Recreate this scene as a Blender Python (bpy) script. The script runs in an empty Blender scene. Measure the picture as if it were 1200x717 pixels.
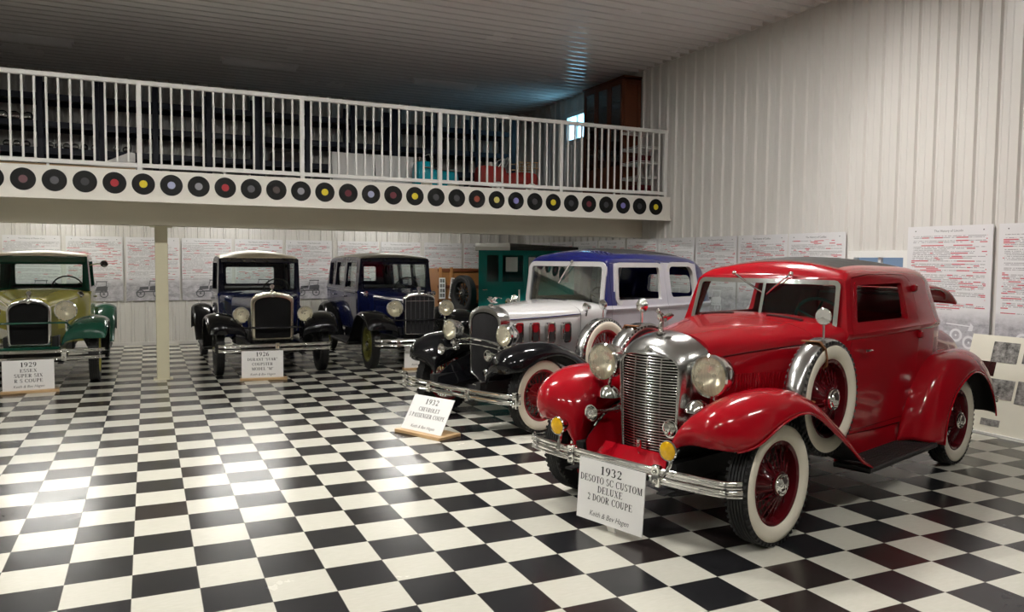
import bpy, bmesh, math, random
from mathutils import Vector, Matrix
from math import sin, cos, pi, sqrt, radians as R
rnd = random.Random(7)
SC = bpy.context.scene
COL = SC.collection

# ------------------------------------------------------------------ materials
class NT:
    """tiny wrapper to write node maths compactly"""
    def __init__(s, name):
        s.m = bpy.data.materials.new(name); s.m.use_nodes = True
        s.t = s.m.node_tree; s.n = s.t.nodes; s.l = s.t.links
        s.b = s.n['Principled BSDF']; s.out = s.n['Material Output']
    def put(s, sock, v):
        if hasattr(v, 'is_output'): s.l.new(v, sock)
        else:
            if isinstance(v, (tuple, list)) and len(v) == 3 and sock.type == 'RGBA': v = (*v, 1)
            sock.default_value = v
    def math(s, op, a, b=None, c=None, clamp=False):
        k = s.n.new('ShaderNodeMath'); k.operation = op; k.use_clamp = clamp
        for i, v in enumerate((a, b, c)):
            if v is not None: s.put(k.inputs[i], v)
        return k.outputs[0]
    def coord(s, kind='Object'):
        return s.n.new('ShaderNodeTexCoord').outputs[kind]
    def sep(s, v):
        k = s.n.new('ShaderNodeSeparateXYZ'); s.put(k.inputs[0], v); return k.outputs
    def comb(s, x, y, z=0.0):
        k = s.n.new('ShaderNodeCombineXYZ')
        for i, v in enumerate((x, y, z)): s.put(k.inputs[i], v)
        return k.outputs[0]
    def noise(s, v, scale, detail=2.0, rough=.5):
        k = s.n.new('ShaderNodeTexNoise'); s.put(k.inputs['Vector'], v)
        k.inputs['Scale'].default_value = scale; k.inputs['Detail'].default_value = detail
        k.inputs['Roughness'].default_value = rough
        return k.outputs[0]
    def white(s, v):
        k = s.n.new('ShaderNodeTexWhiteNoise'); k.noise_dimensions = '3D'; s.put(k.inputs['Vector'], v)
        return k.outputs['Value']
    def mix(s, f, a, b):
        k = s.n.new('ShaderNodeMix'); k.data_type = 'RGBA'
        s.put(k.inputs[0], f); s.put(k.inputs[6], a); s.put(k.inputs[7], b)
        return k.outputs[2]
    def mapr(s, v, a, b, c, d):
        k = s.n.new('ShaderNodeMapRange'); s.put(k.inputs[0], v)
        for i, q in enumerate((a, b, c, d)): k.inputs[1+i].default_value = q
        return k.outputs[0]
    def bump(s, h, strength=.3, dist=.002):
        k = s.n.new('ShaderNodeBump'); s.put(k.inputs['Height'], h)
        k.inputs['Strength'].default_value = strength; k.inputs['Distance'].default_value = dist
        s.l.new(k.outputs[0], s.b.inputs['Normal'])
    def rand(s):
        return s.n.new('ShaderNodeObjectInfo').outputs['Random']

def M(name, col, rough=.5, metal=0.0, coat=0.0, var=.06, vs=9.0, bump=0.0, bs=60.0, spec=.5, emit=None, es=1.0):
    t = NT(name); c = t.coord()
    n = t.noise(c, vs, 3)
    lo = tuple(max(0, x*(1-var)) for x in col); hi = tuple(min(1, x*(1+var)) for x in col)
    t.put(t.b.inputs['Base Color'], t.mix(n, lo, hi))
    t.put(t.b.inputs['Roughness'], t.mapr(n, 0, 1, max(.02, rough*.85), min(1, rough*1.15)))
    t.b.inputs['Metallic'].default_value = metal
    t.b.inputs['Specular IOR Level'].default_value = spec if not coat else .12
    if coat: t.b.inputs['Coat Weight'].default_value = coat; t.b.inputs['Coat Roughness'].default_value = .04
    if bump: t.bump(t.noise(c, bs, 2), bump)
    if emit:
        t.b.inputs['Emission Color'].default_value = (*emit, 1); t.b.inputs['Emission Strength'].default_value = es
    return t.m

def glass(name, tint=(.9, .95, .93), refl=.5, frost=None):
    t = NT(name)
    tr = t.n.new('ShaderNodeBsdfTransparent'); tr.inputs[0].default_value = (*tint, 1)
    gl = t.n.new('ShaderNodeBsdfGlossy'); gl.inputs['Roughness'].default_value = .02
    fr = t.n.new('ShaderNodeFresnel'); fr.inputs[0].default_value = 1.5
    wob = t.noise(t.coord(), 3, 1)
    mx = t.n.new('ShaderNodeMixShader')
    f = t.math('MULTIPLY', fr.outputs[0], t.mapr(wob, 0, 1, refl*1.7, refl*2.1), clamp=True)
    base = tr.outputs[0]
    if frost:
        df = t.n.new('ShaderNodeBsdfDiffuse'); df.inputs[0].default_value = (*frost, 1)
        m2 = t.n.new('ShaderNodeMixShader'); c = t.sep(t.coord()); t.put(m2.inputs[0], t.mapr(t.math('SINE', t.math('MULTIPLY', c[1], 300.0)), -1, 1, .20, .27))
        t.l.new(tr.outputs[0], m2.inputs[1]); t.l.new(df.outputs[0], m2.inputs[2]); base = m2.outputs[0]
    t.put(mx.inputs[0], f); t.l.new(base, mx.inputs[1]); t.l.new(gl.outputs[0], mx.inputs[2])
    t.l.new(mx.outputs[0], t.out.inputs[0])
    return t.m

MT = {}
def mats():
    m = MT
    m['red'] = M('red_paint', (.33, .0035, .010), .2, coat=.5, var=.04)
    m['maroon'] = M('maroon_wheel', (.085, .004, .007), .25, coat=.6)
    m['wheelred'] = M('red_wheel', (.27, .006, .012), .3, coat=.5)
    m['black'] = M('black_paint', (.004, .004, .005), .16, coat=.45)
    m['satin'] = M('satin_black', (.012, .012, .012), .55)
    m['chrome'] = M('chrome', (.82, .82, .80), .055, 1)
    m['nickel'] = M('nickel', (.70, .65, .54), .17, 1)
    m['brushed'] = M('polished_steel', (.52, .52, .51), .2, 1, vs=30)
    m['slat'] = M('grille_steel', (.56, .56, .55), .16, 1)
    m['white'] = M('ivory_paint', (.43, .42, .415), .22, coat=.8, var=.02)
    m['grey'] = M('pale_grey_paint', (.40, .39, .43), .2, coat=.8, var=.02)
    m['blue'] = M('deep_blue_paint', (.007, .009, .085), .2, coat=.9)
    m['navy'] = M('navy_paint', (.007, .011, .060), .22, coat=.8)
    m['midnight'] = M('midnight_paint', (.009, .010, .026), .28, coat=.5)
    m['darkolive'] = M('dark_olive_wheel', (.13,.125,.03), .35, coat=.3)
    m['olive'] = M('olive_yellow_paint', (.38, .35, .085), .25, coat=.7)
    m['green'] = M('dark_green_paint', (.007, .055, .034), .22, coat=.8)
    m['teal'] = M('teal_paint', (.008, .20, .18), .3, coat=.5)
    m['cream'] = M('cream_top', (.70, .62, .50), .45)
    m['tantop'] = M('grey_fabric_top', (.27, .25, .21), .6, bump=.2, bs=200)
    m['darktop'] = M('black_fabric_top', (.020, .019, .017), .55, bump=.3, bs=220)
    m['rubber'] = M('tyre_rubber', (.012, .012, .012), .62, bump=.25, bs=90)
    m['ww'] = M('whitewall', (.74, .69, .57), .5, var=.05)
    m['mat'] = M('running_board_rubber', (.016, .015, .015), .6)
    m['seat'] = M('dark_upholstery', (.03, .026, .024), .8, bump=.3)
    m['redseat'] = M('red_upholstery', (.42, .03, .035), .5)
    m['leather'] = M('tan_leather', (.25, .10, .035), .55)
    m['amber'] = M('amber_lens', (.95, .46, .006), .16, .25, coat=1, var=.35, vs=45, bump=.6, bs=60)
    t = NT('headlamp_lens'); c = t.sep(t.coord())
    t.put(t.b.inputs['Base Color'], t.mix(t.noise(t.coord(), 14, 2), (.60, .56, .45), (.86, .83, .70)))
    t.b.inputs['Roughness'].default_value = .16; t.b.inputs['Metallic'].default_value = .55
    t.b.inputs['Coat Weight'].default_value = 1
    t.bump(t.math('SINE', t.math('MULTIPLY', c[1], 420.0)), .5, .002); m['lens'] = t.m
    m['redlens'] = M('red_lens', (.45, .004, .01), .15, coat=1)
    m['glass'] = glass('window_glass', (.93, .96, .95), .3)
    m['clear'] = glass('lamp_glass', (.97, .96, .90), .35, (.80, .76, .62))
    m['bowl'] = M('lamp_reflector', (.92, .87, .72), .28, .85)
    m['cream_card'] = M('cream_card', (.72, .69, .58), .35, var=.04)
    m['wood'] = None
    for nm, lo, hi, sc in (('wood', (.26, .11, .035), (.42, .20, .07), 1.0), ('redwood', (.10, .028, .010), (.19, .055, .02), 1.0), ('pine', (.40, .25, .12), (.56, .38, .20), 1.0)):
        t = NT(nm + '_grain'); c = t.sep(t.coord())
        v = t.comb(t.math('MULTIPLY', c[0], 3.0), t.math('MULTIPLY', c[1], 26.0), t.math('MULTIPLY', c[2], 26.0))
        t.put(t.b.inputs['Base Color'], t.mix(t.noise(v, 1.5, 4, .6), lo, hi)); t.b.inputs['Roughness'].default_value = .42
        m[nm] = t.m
    m['core'] = M('radiator_core', (.004, .004, .004), .75, bump=.4, bs=260, spec=.12)
    m['shutter'] = M('radiator_shutter', (.045, .045, .048), .4, .6)
    m['ink'] = M('black_ink', (.012, .012, .012), .6)
    m['greyink'] = M('grey_ink', (.09, .09, .09), .6)
    m['card'] = M('white_card', (.80, .79, .77), .35, var=.02)
    m['wpaint'] = M('white_railing_paint', (.80, .79, .76), .35, var=.02)
    m['steel_beam'] = M('beam_paint', (.82, .77, .64), .5, var=.04, vs=3)
    m['post'] = M('column_paint', (.60, .56, .40), .45, var=.03)
    m['rack'] = M('rack_navy', (.008, .010, .030), .45)
    m['board'] = M('shelf_board', (.07, .06, .055), .7)
    m['turq'] = M('turquoise_paint', (.005, .33, .42), .3, coat=.6)
    m['pedred'] = M('faded_red_paint', (.34, .035, .03), .4, coat=.3)
    m['vinyl'] = None
mats()

# ------------------------------------------------------------------ mesh builder
class MB:
    def __init__(s): s.v = []; s.f = []; s.m = []
    def add(s, vs, fs, m=0):
        b = len(s.v); s.v += [tuple(v) for v in vs]; s.f += [tuple(b+i for i in f) for f in fs]
        s.m += [m]*len(fs) if isinstance(m, int) else list(m)
        return s
    def xf(s, mat, start=0):
        s.v[start:] = [tuple(mat @ Vector(v)) for v in s.v[start:]]; return s
    def box(s, x0, x1, y0, y1, z0, z1, m=0, b=0.0):
        if b <= 0:
            vs = [(x, y, z) for x in (x0, x1) for y in (y0, y1) for z in (z0, z1)]
            return s.add(vs, [(0,1,3,2),(4,6,7,5),(0,4,5,1),(2,3,7,6),(0,2,6,4),(1,5,7,3)], m)
        # chamfered box: rounded rectangle in xy lofted in z
        b = min(b, abs(x1-x0)/2.01, abs(y1-y0)/2.01, abs(z1-z0)/2.01)
        def ring(i, z):
            xa, xb, ya, yb = x0+i, x1-i, y0+i, y1-i; c = b*.7
            return [(xa+c,ya,z),(xb-c,ya,z),(xb,ya+c,z),(xb,yb-c,z),(xb-c,yb,z),(xa+c,yb,z),(xa,yb-c,z),(xa,ya+c,z)]
        return s.loft([ring(b*.7, z0), ring(0, z0+b*.7), ring(0, z1-b*.7), ring(b*.7, z1)], m=m)
    def loft(s, rings, closed=True, cap=True, m=0):
        n = len(rings[0]); b = [p for r in rings for p in r]; fs = []
        for i in range(len(rings)-1):
            for j in range(n if closed else n-1):
                k = (j+1) % n
                fs.append((i*n+j, i*n+k, (i+1)*n+k, (i+1)*n+j))
        if cap and closed:
            fs.append(tuple(range(n))); fs.append(tuple((len(rings)-1)*n+j for j in reversed(range(n))))
        return s.add(b, fs, m)
    def lathe(s, prof, o=(0,0,0), ax='y', n=32, m=0, cap=True):
        """prof: (radius, height along axis); m may be a list per band"""
        rings = []
        for r, h in prof:
            rg = []
            for k in range(n):
                a = 2*pi*k/n; u, w = max(r, 1e-4)*cos(a), max(r, 1e-4)*sin(a)
                p = {'y': (u, h, w), 'x': (h, u, w), 'z': (u, w, h)}[ax]
                rg.append((p[0]+o[0], p[1]+o[1], p[2]+o[2]))
            rings.append(rg)
        return s.loft(rings, True, cap, m)
    def tube(s, path, r=.01, n=8, closed=False, m=0, flat=None):
        P = [Vector(p) for p in path]; N = len(P)
        rr = r if isinstance(r, (list, tuple)) else [r]*N
        rings = []; up = None
        for i in range(N):
            a = P[(i-1) % N] if (closed or i > 0) else P[i]; c = P[(i+1) % N] if (closed or i < N-1) else P[i]
            d = (c-a).normalized()
            if up is None:
                up = Vector((0,0,1)) if abs(d.z) < .9 else Vector((1,0,0))
            sd = d.cross(up).normalized(); up = sd.cross(d).normalized()
            if flat: rings.append([tuple(P[i] + sd*flat[0]*u + up*flat[1]*w) for u, w in ((-1,-1),(1,-1),(1,1),(-1,1))])
            else: rings.append([tuple(P[i] + (sd*cos(2*pi*k/n) + up*sin(2*pi*k/n))*rr[i]) for k in range(n)])
        if closed: rings.append(rings[0])
        return s.loft(rings, True, not closed, m)
    def prism(s, poly, a, b, ax='y', m=0):
        """polygon extruded from a to b along ax; poly in the two other axes in xyz order"""
        def P(p, h): return {'y': (p[0], h, p[1]), 'x': (h, p[0], p[1]), 'z': (p[0], p[1], h)}[ax]
        return s.loft([[P(p, a) for p in poly], [P(p, b) for p in poly]], m=m)
    def ring(s, outer, inner, a, b, ax='y', m=0):
        def P(p, h): return {'y': (p[0], h, p[1]), 'x': (h, p[0], p[1]), 'z': (p[0], p[1], h)}[ax]
        n = len(outer); rs = [[P(p, a) for p in outer], [P(p, b) for p in outer], [P(p, b) for p in inner], [P(p, a) for p in inner]]
        rs.append(rs[0]); return s.loft(rs, True, False, m)
    def ball(s, c, r, n=16, m=0, sc=(1,1,1)):
        pr = [(r*sin(pi*k/10), -r*cos(pi*k/10)) for k in range(11)]
        st = len(s.v); s.lathe(pr, ax='z', n=n, m=m)
        s.v[st:] = [(v[0]*sc[0]+c[0], v[1]*sc[1]+c[1], v[2]*sc[2]+c[2]) for v in s.v[st:]]; return s
    def mesh(s, name, mats, ang=35):
        me = bpy.data.meshes.new(name); me.from_pydata(s.v, [], s.f)
        for k in mats: me.materials.append(MT[k] if isinstance(k, str) else k)
        me.polygons.foreach_set('material_index', s.m)
        bm = bmesh.new(); bm.from_mesh(me); bmesh.ops.remove_doubles(bm, verts=bm.verts, dist=1e-5)
        bmesh.ops.recalc_face_normals(bm, faces=bm.faces); bm.to_mesh(me); bm.free()
        shade(me, ang); return me
    def build(s, name, mats, parent=None, ang=35, loc=(0,0,0), rot=(0,0,0)):
        if isinstance(mats, str): mats = [mats]
        return O(name, s.mesh(name, mats, ang), parent, loc, rot)

def shade(me, ang=35):
    me.polygons.foreach_set('use_smooth', [True]*len(me.polygons))
    me.set_sharp_from_angle(angle=R(ang)); me.update()

def O(name, me, parent=None, loc=(0,0,0), rot=(0,0,0)):
    o = bpy.data.objects.new(name, me); COL.objects.link(o); o.location = loc; o.rotation_euler = rot
    if parent: o.parent = parent
    return o
def tag(o, label, cat, group=None):
    o['label'] = label; o['category'] = cat
    if group: o['group'] = group
    return o
def thing(name, label, cat, loc=(0,0,0), rz=0.0, group=None):
    return tag(O(name, None, None, loc, (0,0,rz)), label, cat, group)
def struct(o): o['kind'] = 'structure'; return o
def copy_tree(o, parent=None):
    c = o.copy(); COL.objects.link(c); c.parent = parent
    for ch in list(o.children): copy_tree(ch, c)
    return c

def catmull(P, sub):
    """P: list of equal-length tuples -> smooth resampled list"""
    out = []; N = len(P)
    for i in range(N-1):
        p0, p1, p2, p3 = P[max(i-1,0)], P[i], P[i+1], P[min(i+2,N-1)]
        for k in range(sub):
            t = k/sub
            out.append(tuple(.5*(2*b+(c-a)*t+(2*a-5*b+4*c-d)*t*t+(3*b-a-3*c+d)*t**3) for a,b,c,d in zip(p0,p1,p2,p3)))
    out.append(tuple(P[-1])); return out

def rpoly(pts, r=.03, n=4):
    """round the corners of a 2d polygon"""
    out = []; N = len(pts)
    for i in range(N):
        p = Vector(pts[i]); a = Vector(pts[i-1])-p; b = Vector(pts[(i+1) % N])-p
        rr = r[i] if isinstance(r, (list, tuple)) else r
        q = min(rr, a.length*.45, b.length*.45); A = p+a.normalized()*q; B = p+b.normalized()*q
        for k in range(n+1):
            t = k/n; out.append(tuple(A*(1-t)**2+p*2*t*(1-t)+B*t*t))
    return out
def grow(pts, d):
    """offset a polygon outward"""
    N = len(pts); ar = sum(pts[i-1][0]*pts[i][1]-pts[i][0]*pts[i-1][1] for i in range(N)); s = 1 if ar > 0 else -1
    out = []
    for i in range(N):
        a, p, b = Vector(pts[i-1]), Vector(pts[i]), Vector(pts[(i+1) % N])
        d1 = (p-a); d2 = (b-p)
        if d1.length < 1e-6: d1 = d2
        if d2.length < 1e-6: d2 = d1
        n1 = Vector((d1.y,-d1.x)).normalized()*s; n2 = Vector((d2.y,-d2.x)).normalized()*s
        n = (n1+n2); n = n.normalized() if n.length > 1e-6 else n1
        out.append(tuple(p+n*d/max(.5, n.dot(n1))))
    return out

def boolean(me, cutters, op='DIFFERENCE'):
    """boolean of a mesh with other meshes, returns a new mesh"""
    a = bpy.data.objects.new('tmp', me); COL.objects.link(a); tmp = [a]
    for c in cutters:
        o = bpy.data.objects.new('tmpc', c); COL.objects.link(o); tmp.append(o)
        md = a.modifiers.new('b', 'BOOLEAN'); md.object = o; md.operation = op; md.solver = 'EXACT'
    dg = bpy.context.evaluated_depsgraph_get()
    res = bpy.data.meshes.new_from_object(a.evaluated_get(dg), depsgraph=dg)
    for o in tmp: bpy.data.objects.remove(o, do_unlink=True)
    return res

# ------------------------------------------------------------------ lettering
_S = .165; _T = .055
def _glyph(ch):
    """bold serif capital made of quads; cap height 1; returns (list of polygons, width)"""
    P = []
    def ln(x0, y0, x1, y1, w=_S):   # stroke measured horizontally
        if abs(y1-y0) < 1e-6: P.append([(x0,y0-w/2),(x1,y0-w/2),(x1,y0+w/2),(x0,y0+w/2)])
        else: P.append([(x0-w/2,y0),(x0+w/2,y0),(x1+w/2,y1),(x1-w/2,y1)])
    def se(x, y, h=.15): P.append([(x-h,y),(x+h,y),(x+h,y+_T),(x-h,y+_T)])
    def stem(x, y0=0, y1=1, w=_S, h=.15):
        ln(x,y0,x,y1,w); se(x,y0,h); se(x,y1-_T,h)
    def arc(cx, cy, rx, ry, a0, a1, wx=_S, wy=_T, n=14):
        pr = None
        for k in range(n+1):
            a = R(a0+(a1-a0)*k/n); o = (cx+rx*cos(a), cy+ry*sin(a)); i = (cx+(rx-wx)*cos(a), cy+(ry-wy)*sin(a))
            if pr: P.append([pr[0], o, i, pr[1]])
            pr = (o, i)
    w = .7
    if ch == 'I': stem(.18); w = .36
    elif ch == 'E' or ch == 'F':
        stem(.17); ln(.1,1-_T/2,.58,1-_T/2,_T); ln(.2,.52,.45,.52,_T); ln(.45,.40,.45,.64,.05); ln(.57,.76,.57,1,.05)
        if ch == 'E': ln(.1,_T/2,.62,_T/2,_T); ln(.61,0,.61,.26,.05)
        w = .66
    elif ch == 'L': stem(.17); ln(.1,_T/2,.6,_T/2,_T); ln(.59,0,.59,.28,.05); w = .63
    elif ch == 'T': ln(.33,0,.33,1); se(.33,0); ln(.02,1-_T/2,.64,1-_T/2,_T); ln(.045,.74,.045,1,.05); ln(.615,.74,.615,1,.05); w = .66
    elif ch == 'H': stem(.17); stem(.58); ln(.17,.5,.58,.5,_T); w = .76
    elif ch == 'D': stem(.17); arc(.2,.5,.52,.5,-90,90); w = .75
    elif ch == 'P' or ch == 'R':
        stem(.17); arc(.2,.73,.42,.27,-90,90)
        if ch == 'R': ln(.32,.48,.58,0,_S*1.05); se(.62,0,.09); w = .74
        else: w = .64
    elif ch == 'O': arc(.38,.5,.37,.52,0,360,n=26); w = .76
    elif ch == 'C' or ch == 'G':
        arc(.39,.5,.37,.52,42,318,n=22); ln(.66,.68,.66,1,.05)
        if ch == 'C': ln(.67,.1,.66,.24,.04); w = .71
        else: ln(.62,.0,.62,.42); se(.62,.40,.14); w = .78
    elif ch == 'S' or ch == '$':
        arc(.27,.75,.24,.27,45,270,.15,_T+.02); arc(.27,.25,.26,.27,-135,90,.15,_T+.02)
        P.append([(.12,.62),(.2,.50),(.42,.38),(.34,.5)]); ln(.48,.7,.48,1,.045); ln(.05,0,.05,.3,.045); w = .56
    elif ch == 'U': ln(.17,.3,.17,1); se(.17,1-_T); ln(.58,.3,.58,1,.07); se(.58,1-_T,.11); arc(.355,.32,.265,.34,180,360,_S,_T+.02); w = .74
    elif ch == 'V': ln(.35,0,.13,1); ln(.37,0,.6,1,.07); se(.13,1-_T); se(.6,1-_T,.11); w = .72
    elif ch == 'A': ln(.14,0,.36,1,.07); ln(.6,0,.38,1); se(.14,0,.11); se(.6,0); ln(.2,.33,.5,.33,_T); w = .74
    elif ch == 'M': ln(.14,0,.14,1,.06); se(.14,0,.11); se(.12,1-_T,.1); ln(.46,0,.2,1); ln(.46,0,.74,1,.06); stem(.78); w = .94
    elif ch == 'N': ln(.14,0,.14,1,.06); se(.14,0,.11); ln(.6,0,.16,1); ln(.6,0,.6,1,.06); se(.6,1-_T,.11); se(.1,1-_T,.09); w = .74
    elif ch == 'X': ln(.58,0,.14,1); ln(.12,0,.58,1,.065); se(.12,0,.11); se(.59,0,.13); se(.14,1-_T,.13); se(.58,1-_T,.1); w = .72
    elif ch == '1': ln(.27,0,.27,1); se(.27,0,.17); P.append([(.08,.82),(.08,.86),(.3,1.0),(.2,.86)]); w = .5
    elif ch == '2': arc(.26,.72,.23,.28,-30,165,.15,.07); P.append([(.33,.5),(.47,.6),(.22,.14),(.03,.0)]); P.append([(.03,0),(.47,0),(.52,.22),(.4,.15),(.1,.13)]); w = .54
    elif ch == '3': arc(.22,.76,.22,.25,-70,160,.14,.07); arc(.22,.28,.25,.29,-150,85,.15,.07); w = .52
    elif ch == '5': arc(.22,.32,.26,.33,-150,110,.15,.08); P.append([(.1,.55),(.16,.58),(.22,1),(.14,1)]); ln(.14,.95,.46,.95,.12); w = .52
    elif ch in '69':
        st = len(P); arc(.26,.3,.24,.31,0,360,.14,.06,22); arc(.47,.36,.45,.66,100,185,.15,.05)
        if ch == '9': P[st:] = [[(.52-x, .99-y) for x, y in p] for p in P[st:]]
        w = .54
    elif ch == '8': arc(.26,.75,.2,.26,0,360,.12,.06,20); arc(.26,.27,.24,.28,0,360,.14,.06,20); w = .54
    elif ch == '"': P += [[(.08,.68),(.12,.68),(.16,1),(.04,1)],[(.24,.68),(.28,.68),(.32,1),(.2,1)]]; w = .36
    elif ch == ' ': w = .3
    return P, w
def serif_text(mb, text, x, z, h, y=0.0, m=0, width=None, sx=1.0):
    """centred line of text on the plane y, baseline z, facing -y"""
    gl = [_glyph(c) for c in text]; gap = .07
    W = sum(g[1] for g in gl)+gap*(len(gl)-1)
    k = h*sx
    if width: k = width/W
    cx = x-W*k/2
    for P, w in gl:
        for p in P: mb.add([(cx+q[0]*k, y, z+q[1]*h) for q in p], [tuple(range(len(p)))], m)
        cx += (w+gap)*k
def font_text(body, size, shear=0.0):
    cu = bpy.data.curves.new('t', 'FONT'); cu.body = body; cu.size = size; cu.align_x = 'CENTER'; cu.shear = shear; cu.resolution_u = 2
    o = bpy.data.objects.new('t', cu); COL.objects.link(o); dg = bpy.context.evaluated_depsgraph_get()
    me = bpy.data.meshes.new_from_object(o.evaluated_get(dg)); bpy.data.objects.remove(o, do_unlink=True)
    vs = [tuple(v.co) for v in me.vertices]; fs = [tuple(p.vertices) for p in me.polygons]
    bpy.data.meshes.remove(me); return vs, fs
def font_line(mb, text, x, z, h, y=0.0, m=0, shear=0.0, width=None):
    vs, fs = font_text(text, h, shear)
    sx = 1.0
    if width: sx = width/max(1e-6, max(v[0] for v in vs)-min(v[0] for v in vs))
    mb.add([(x+v[0]*sx, y, z+v[1]) for v in vs], fs, m)
# ------------------------------------------------------------------ motor cars (x forward, y to the car's left, front axle at x = 0)
CAB = ('x','zs','ws','wb','zb','wr','zr','rh','rc','zt','rake')
def cab_ring(q, inset=0.0, floor=None):
    x, zs, ws, wb, zb, wr, zr, rh, rc, zt, rake = q
    d = inset; ws -= d; wb -= d; wr -= d; zr -= d*.4; zt -= d; rh = max(.01, rh-d*.6); rc = max(.02, rc-d*.5)
    if floor is not None: zs = floor
    h = [(0, zs), (ws*.5, zs), (ws-.025, zs), (ws, zs+.025)]
    for t in (.2,.4,.6,.8): h.append((ws+(wb-ws)*sin(t*pi/2), zs+.025+(zb-.07-zs)*t))
    bump = .010 if inset == 0 else 0
    h += [(wb, zb-.04), (wb+bump, zb-.026), (wb+bump*1.3, zb), (wb+.001, zb+.018)]
    for t in (.12,.35,.6,.85): h.append((wb+(wr-wb)*t, zb+.018+(zr-zb-.018)*t))
    for k in range(0,7):
        a = k/6*pi/2; h.append((wr-rc+rc*cos(a), zr+rh*sin(a)))
    for t in (.2,.4,.6,.8,1): h.append(((wr-rc)*(1-t), zr+rh+(zt-zr-rh)*(1-(1-t)**2)))
    ring = [(x+rake*max(0, z-zb), y, z) for y, z in h] + [(x+rake*max(0, z-zb), -y, z) for y, z in h[-2:0:-1]]
    return ring
def cab_loft(st, sub=4, inset=0.0, floor=None):
    L = catmull(st, sub)
    if inset:
        xa, xb = L[0][0], L[-1][0]; k = (abs(xb-xa)-2.4*inset)/abs(xb-xa); mid = (xa+xb)/2
        L = [((q[0]-mid)*k+mid,)+tuple(q[1:]) for q in L]
    mb = MB(); mb.loft([cab_ring(q, inset, floor) for q in L]); return mb.mesh('cab', [], 40)

def hood_ring(w, zl, zt, zb, wbot, n=12, p=1.0):
    h = [(wbot*.5, zb), (wbot, zb)]
    for t in (.15,.3,.5,.7,.85,1): h.append((wbot+(w-wbot)*sin(t*pi/2), zb+(zl-zb)*t))
    h += [(w-.004, zl+.006)]
    for k in range(1, n+1):
        a = k/n*pi/2; h.append(((w-.004)*cos(a)**p, zl+.006+(zt-zl-.006)*sin(a)))
    return [(y, z) for y, z in h] + [(-y, z) for y, z in h[-2::-1]]
def hood_loft(mb, st, sub=5, m=0, p=1.0):
    L = catmull(st, sub)          # x, w, zline, ztop, zbottom, wbottom
    mb.loft([[(q[0], y, z) for y, z in hood_ring(q[1], q[2], q[3], q[4], q[5], p=p)] for q in L], m=m)

def fender(name, st, mats, parent, side, sub=5, thick=.006, bead=True):
    """st: stations of inner, crest and lip points"""
    L = catmull(st, sub); rings = []
    for q in L:
        i, c, o = Vector(q[0:3]), Vector(q[3:6]), Vector(q[6:9]); r = []
        for k in range(9):
            t = k/8; e = sqrt(max(0, 1-(1-t)**2)); r.append((i.x+(c.x-i.x)*t, i.y+(c.y-i.y)*t, i.z+(c.z-i.z)*e))
        for k in range(1, 11):
            a = k/10*pi/2; w = 1-cos(a); r.append((c.x+(o.x-c.x)*w, c.y+(o.y-c.y)*sin(a), o.z+(c.z-o.z)*cos(a)))
        rings.append([(p[0], p[1]*side, p[2]) for p in r])
    mb = MB(); mb.loft(rings, closed=False, cap=False)
    me = mb.mesh(name, mats, 60)
    # paint face must look outward: the crest normal points up
    bm = bmesh.new(); bm.from_mesh(me); bm.normal_update()
    if sum(f.normal.z*f.calc_area() for f in bm.faces) < 0: bmesh.ops.reverse_faces(bm, faces=bm.faces)
    bm.to_mesh(me); bm.free(); shade(me, 60)
    o = O(name, me, parent)
    s = o.modifiers.new('thickness', 'SOLIDIFY'); s.thickness = thick; s.offset = -1; s.material_offset = 1; s.material_offset_rim = 0
    if bead:
        b = MB(); b.tube([r[-1] for r in rings], .007, 6); b.build('fender_bead', [mats[0]], o)
    return o

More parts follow.
